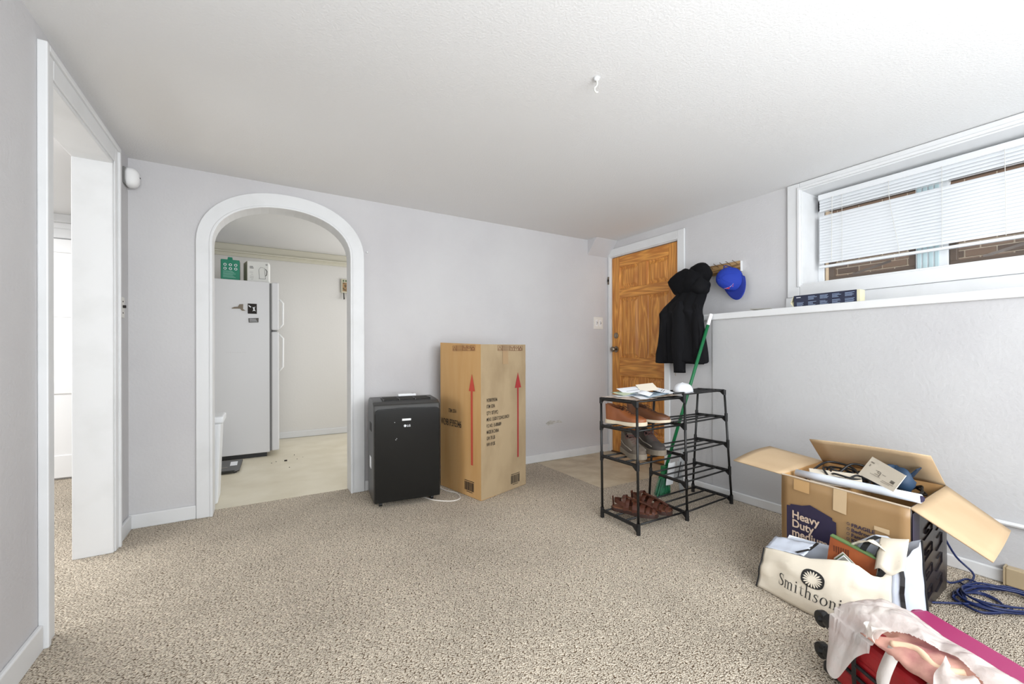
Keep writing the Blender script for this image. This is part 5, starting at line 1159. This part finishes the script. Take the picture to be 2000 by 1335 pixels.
# ------------------------------------------------------------------ suitcase
REDC = mat('dark_red_case_fabric', (158, 16, 26), .45, bump=(160, .15, 2, .002)); PINK = mat('magenta_case_panel', (152, 36, 92), .35); BLKC = mat('black_case_trim', (20, 20, 22), .5)
su = thing('suitcase', 'red and pink suitcase lying flat in the bottom right foreground', 'suitcase', (1.53, .70, 0), 0)
ax = V((-.47, -.883, 0)).normalized(); px_ = V((.883, -.47, 0)).normalized(); S0 = V((1.555, .645, 0)); SWd, SLn, STh = .335, .60, .205
def sp(a, b, z): return S0+px_*a+ax*b+U*z
def cbox(bm, a0, a1, b0, b1, z0, z1, d=.0):
    lo4 = [bm.verts.new(sp(a, b, z0)) for a, b in ((a0, b0), (a1, b0), (a1, b1), (a0, b1))]; hi4 = [bm.verts.new(sp(a, b, z1)) for a, b in ((a0+d, b0+d), (a1-d, b0+d), (a1-d, b1-d), (a0+d, b1-d))]
    bm.faces.new(lo4[::-1]); bm.faces.new(hi4)
    for i in range(4): bm.faces.new((lo4[i], lo4[(i+1) % 4], hi4[(i+1) % 4], hi4[i]))
    return bm
obj('lower_shell', cbox(BM(), 0, SWd, 0, SLn, .012, .085), REDC, su, bev=.025, seg=4)
obj('gusset', cbox(BM(), .004, SWd-.004, .004, SLn-.004, .07, .15), REDC, su, bev=.02, seg=3)
obj('upper_shell', cbox(BM(), 0, SWd, 0, SLn, .125, STh, .008), REDC, su, bev=.028, seg=4)
for z in (.088, .122): 
    obj('zipper', tube(BM(), [sp(a, b, z) for a, b in ((-.003, .03), (-.003, SLn-.03), (SWd+.003, SLn-.03), (SWd+.003, .03), (SWd-.03, -.003), (.03, -.003))], .0055, 6, closed=True), BLKC, su)
obj('pink_panel', cbox(BM(), SWd-.115, SWd-.006, .02, SLn-.02, STh-.006, STh+.012, .012), PINK, su, bev=.006)
obj('pink_ridge', cbox(BM(), SWd-.060, SWd-.002, -.002, SLn, .14, STh+.004, .010), PINK, su, bev=.010, seg=3)
obj('front_pocket', cbox(BM(), .03, SWd-.12, .05, SLn-.05, STh-.005, STh+.018, .01), REDC, su, bev=.012, seg=3)
obj('strap', tube(BM(), [sp(.0, .12, .03), sp(-.006, .12, .08), sp(-.006, .12, .14), sp(.01, .12, STh), sp(.1, .12, STh+.02)], .008, 6, flat=.4), BLKC, su)
for a, z, bb0 in ((.035, .055, -.02), (.035, .160, -.02), (SWd-.035, .055, -.02), (SWd-.035, .160, -.02)):
    wq = obj('wheel_housing', cyl(BM(), sp(a, .012, z), sp(a, -.022, z), .028, 14, .022), BLKC, su, bev=.003)
    ctr = sp(a-.004, -.040, max(z-.006, .027)); obj('wheel', tube(BM(), [ctr-px_*.012, ctr+px_*.012], .025, 18), BLKC, wq, bev=.004)
    obj('fork', tube(BM(), [sp(a, -.02, z), ctr-px_*.014], .010, 8), BLKC, wq)
obj('corner_guard', cbox(BM(), -.003, .06, -.004, .05, .012, .05), BLKC, su, bev=.012, seg=3)
obj('end_handle', tube(BM(), smooth_path([sp(.12, -.004, .105), sp(.13, -.02, .105), sp(.20, -.02, .105), sp(.21, -.004, .105)], 4), .006, 6), BLKC, su)

# ------------------------------------------------------------------ plastic carrier bag over the suitcase
PL = mat('thin_white_plastic_film', (232, 226, 220), .22, bump=(38, .5, 5, .008), trans=.35, alpha=.88)
pg = thing('plastic_bag', 'crumpled translucent white carrier bag draped over the suitcase', 'bag', (1.5, .45, .22))
def ridge(p, s, o=0): return 1-abs(mn.noise(V(p)*s+V((o, o*2, 0))))*2
def crease(p, s, o=0):
    d = mn.voronoi(V(p)*s+V((o, o*1.7, o*.3)))[0]; return min(d[1]-d[0], .5)
def plf(u, v):
    a = -.004+u*.225; b = .026+v*.534
    h_ = STh+.014+.074*math.sin(PI*min(max(u, 0), 1))**.55*math.sin(PI*min(max(v*1.02, 0), 1))**.20*(.75+.35*math.exp(-((v-.12)/.12)**2))
    h_ += .030*crease((a*1.5, b*.8, 0), 7, 1)-.008+.010*crease((a, b*1.2, 0), 15, 4)-.003+.0015*mn.noise(V((a, b, 0))*60)
    edge = max(0, .16-u)/.16; hang = math.exp(-((b-.088)/.042)**2)
    h_ -= edge**1.2*(.02+.135*hang)*(1+.25*mn.noise(V((v*14, 3, 0))))
    h_ -= max(0, .02-v)/.02*.012+max(0, u-.9)/.1*.035
    wob = .010*mn.noise(V((a*12, b*12, 4))); wob2 = .014*mn.noise(V((a*12, b*12, 9)))
    a2 = a+wob-.052*edge*hang
    if a2 > .018: h_ = max(h_, STh+.0235)
    elif a2 > -.004: h_ = max(h_, STh+.008)
    return sp(a2, b+wob2, h_)
bm = grid(BM(), plf, 90, 150)
# ragged opening in the film, towards the camera side
kill = [f for f in bm.faces if (lambda c: ((c-(sp(.02, .30, 0))).dot(px_)/.075)**2+((c-(sp(.02, .30, 0))).dot(ax)/.125)**2)(V((f.calc_center_median().x, f.calc_center_median().y, 0))) < 1+.35*mn.noise(f.calc_center_median()*14)]
bmesh.ops.delete(bm, geom=kill, context='FACES')
obj('film', bm, PL, pg, smooth=True)
def lobe(c, a1, b1, z1, wdt, seed):
    P0 = sp(*c); P1 = sp(a1, b1, z1); dd = (P1-P0); sd = ax
    def fn(u, v): return P0.lerp(P1, v)+sd*(u-.5)*wdt*(1-.45*v)+V((0, 0, 1))*(.02*math.sin(PI*v)+.02*ridge((u*.4, v*.3, seed), 5))+px_*(-.018*math.sin(PI*v)+.016*mn.noise(V((u*3, v*3, seed))))
    return obj('film_lobe', grid(BM(), fn, 14, 18), PL, pg, smooth=True)
lobe((.05, .155, .232), .002, .165, .214, .05, 6); lobe((.08, .36, .25), -.025, .40, .17, .13, 12)
hb_ = obj('handle', ribbon(BM(), smooth_path([sp(.02, .22, .235), sp(-.045, .25, .17), sp(-.055, .30, .15), sp(-.02, .33, .20), sp(.03, .34, .24)], 6), ax, .035, .001), PL, pg, smooth=True)
cl = thing('bundled_clothes', 'pink and beige clothes showing through the carrier bag opening', 'clothes', (1.5, .45, .22))
def clf(u, v):
    a = .005+u*.19; b = .13+v*.38; return sp(a, b, STh+.004+.036*math.sin(PI*u)**.6*math.sin(PI*v)**.5+.014*ridge((a, b, 0), 16, 7))
obj('cloth', grid(BM(), clf, 26, 40), mat('blush_cloth', (206, 156, 140), .9, var=(9, (150, 92, 92), .42, .62)), cl, smooth=True, sol=.002)
obj('folded_edge', tube(BM(), smooth_path([sp(.03, .20, .235), sp(.06, .24, .247), sp(.05, .30, .243), sp(.09, .33, .25)], 5), .010, 8), mat('cream_cloth', (222, 190, 160), .9), cl, smooth=True)
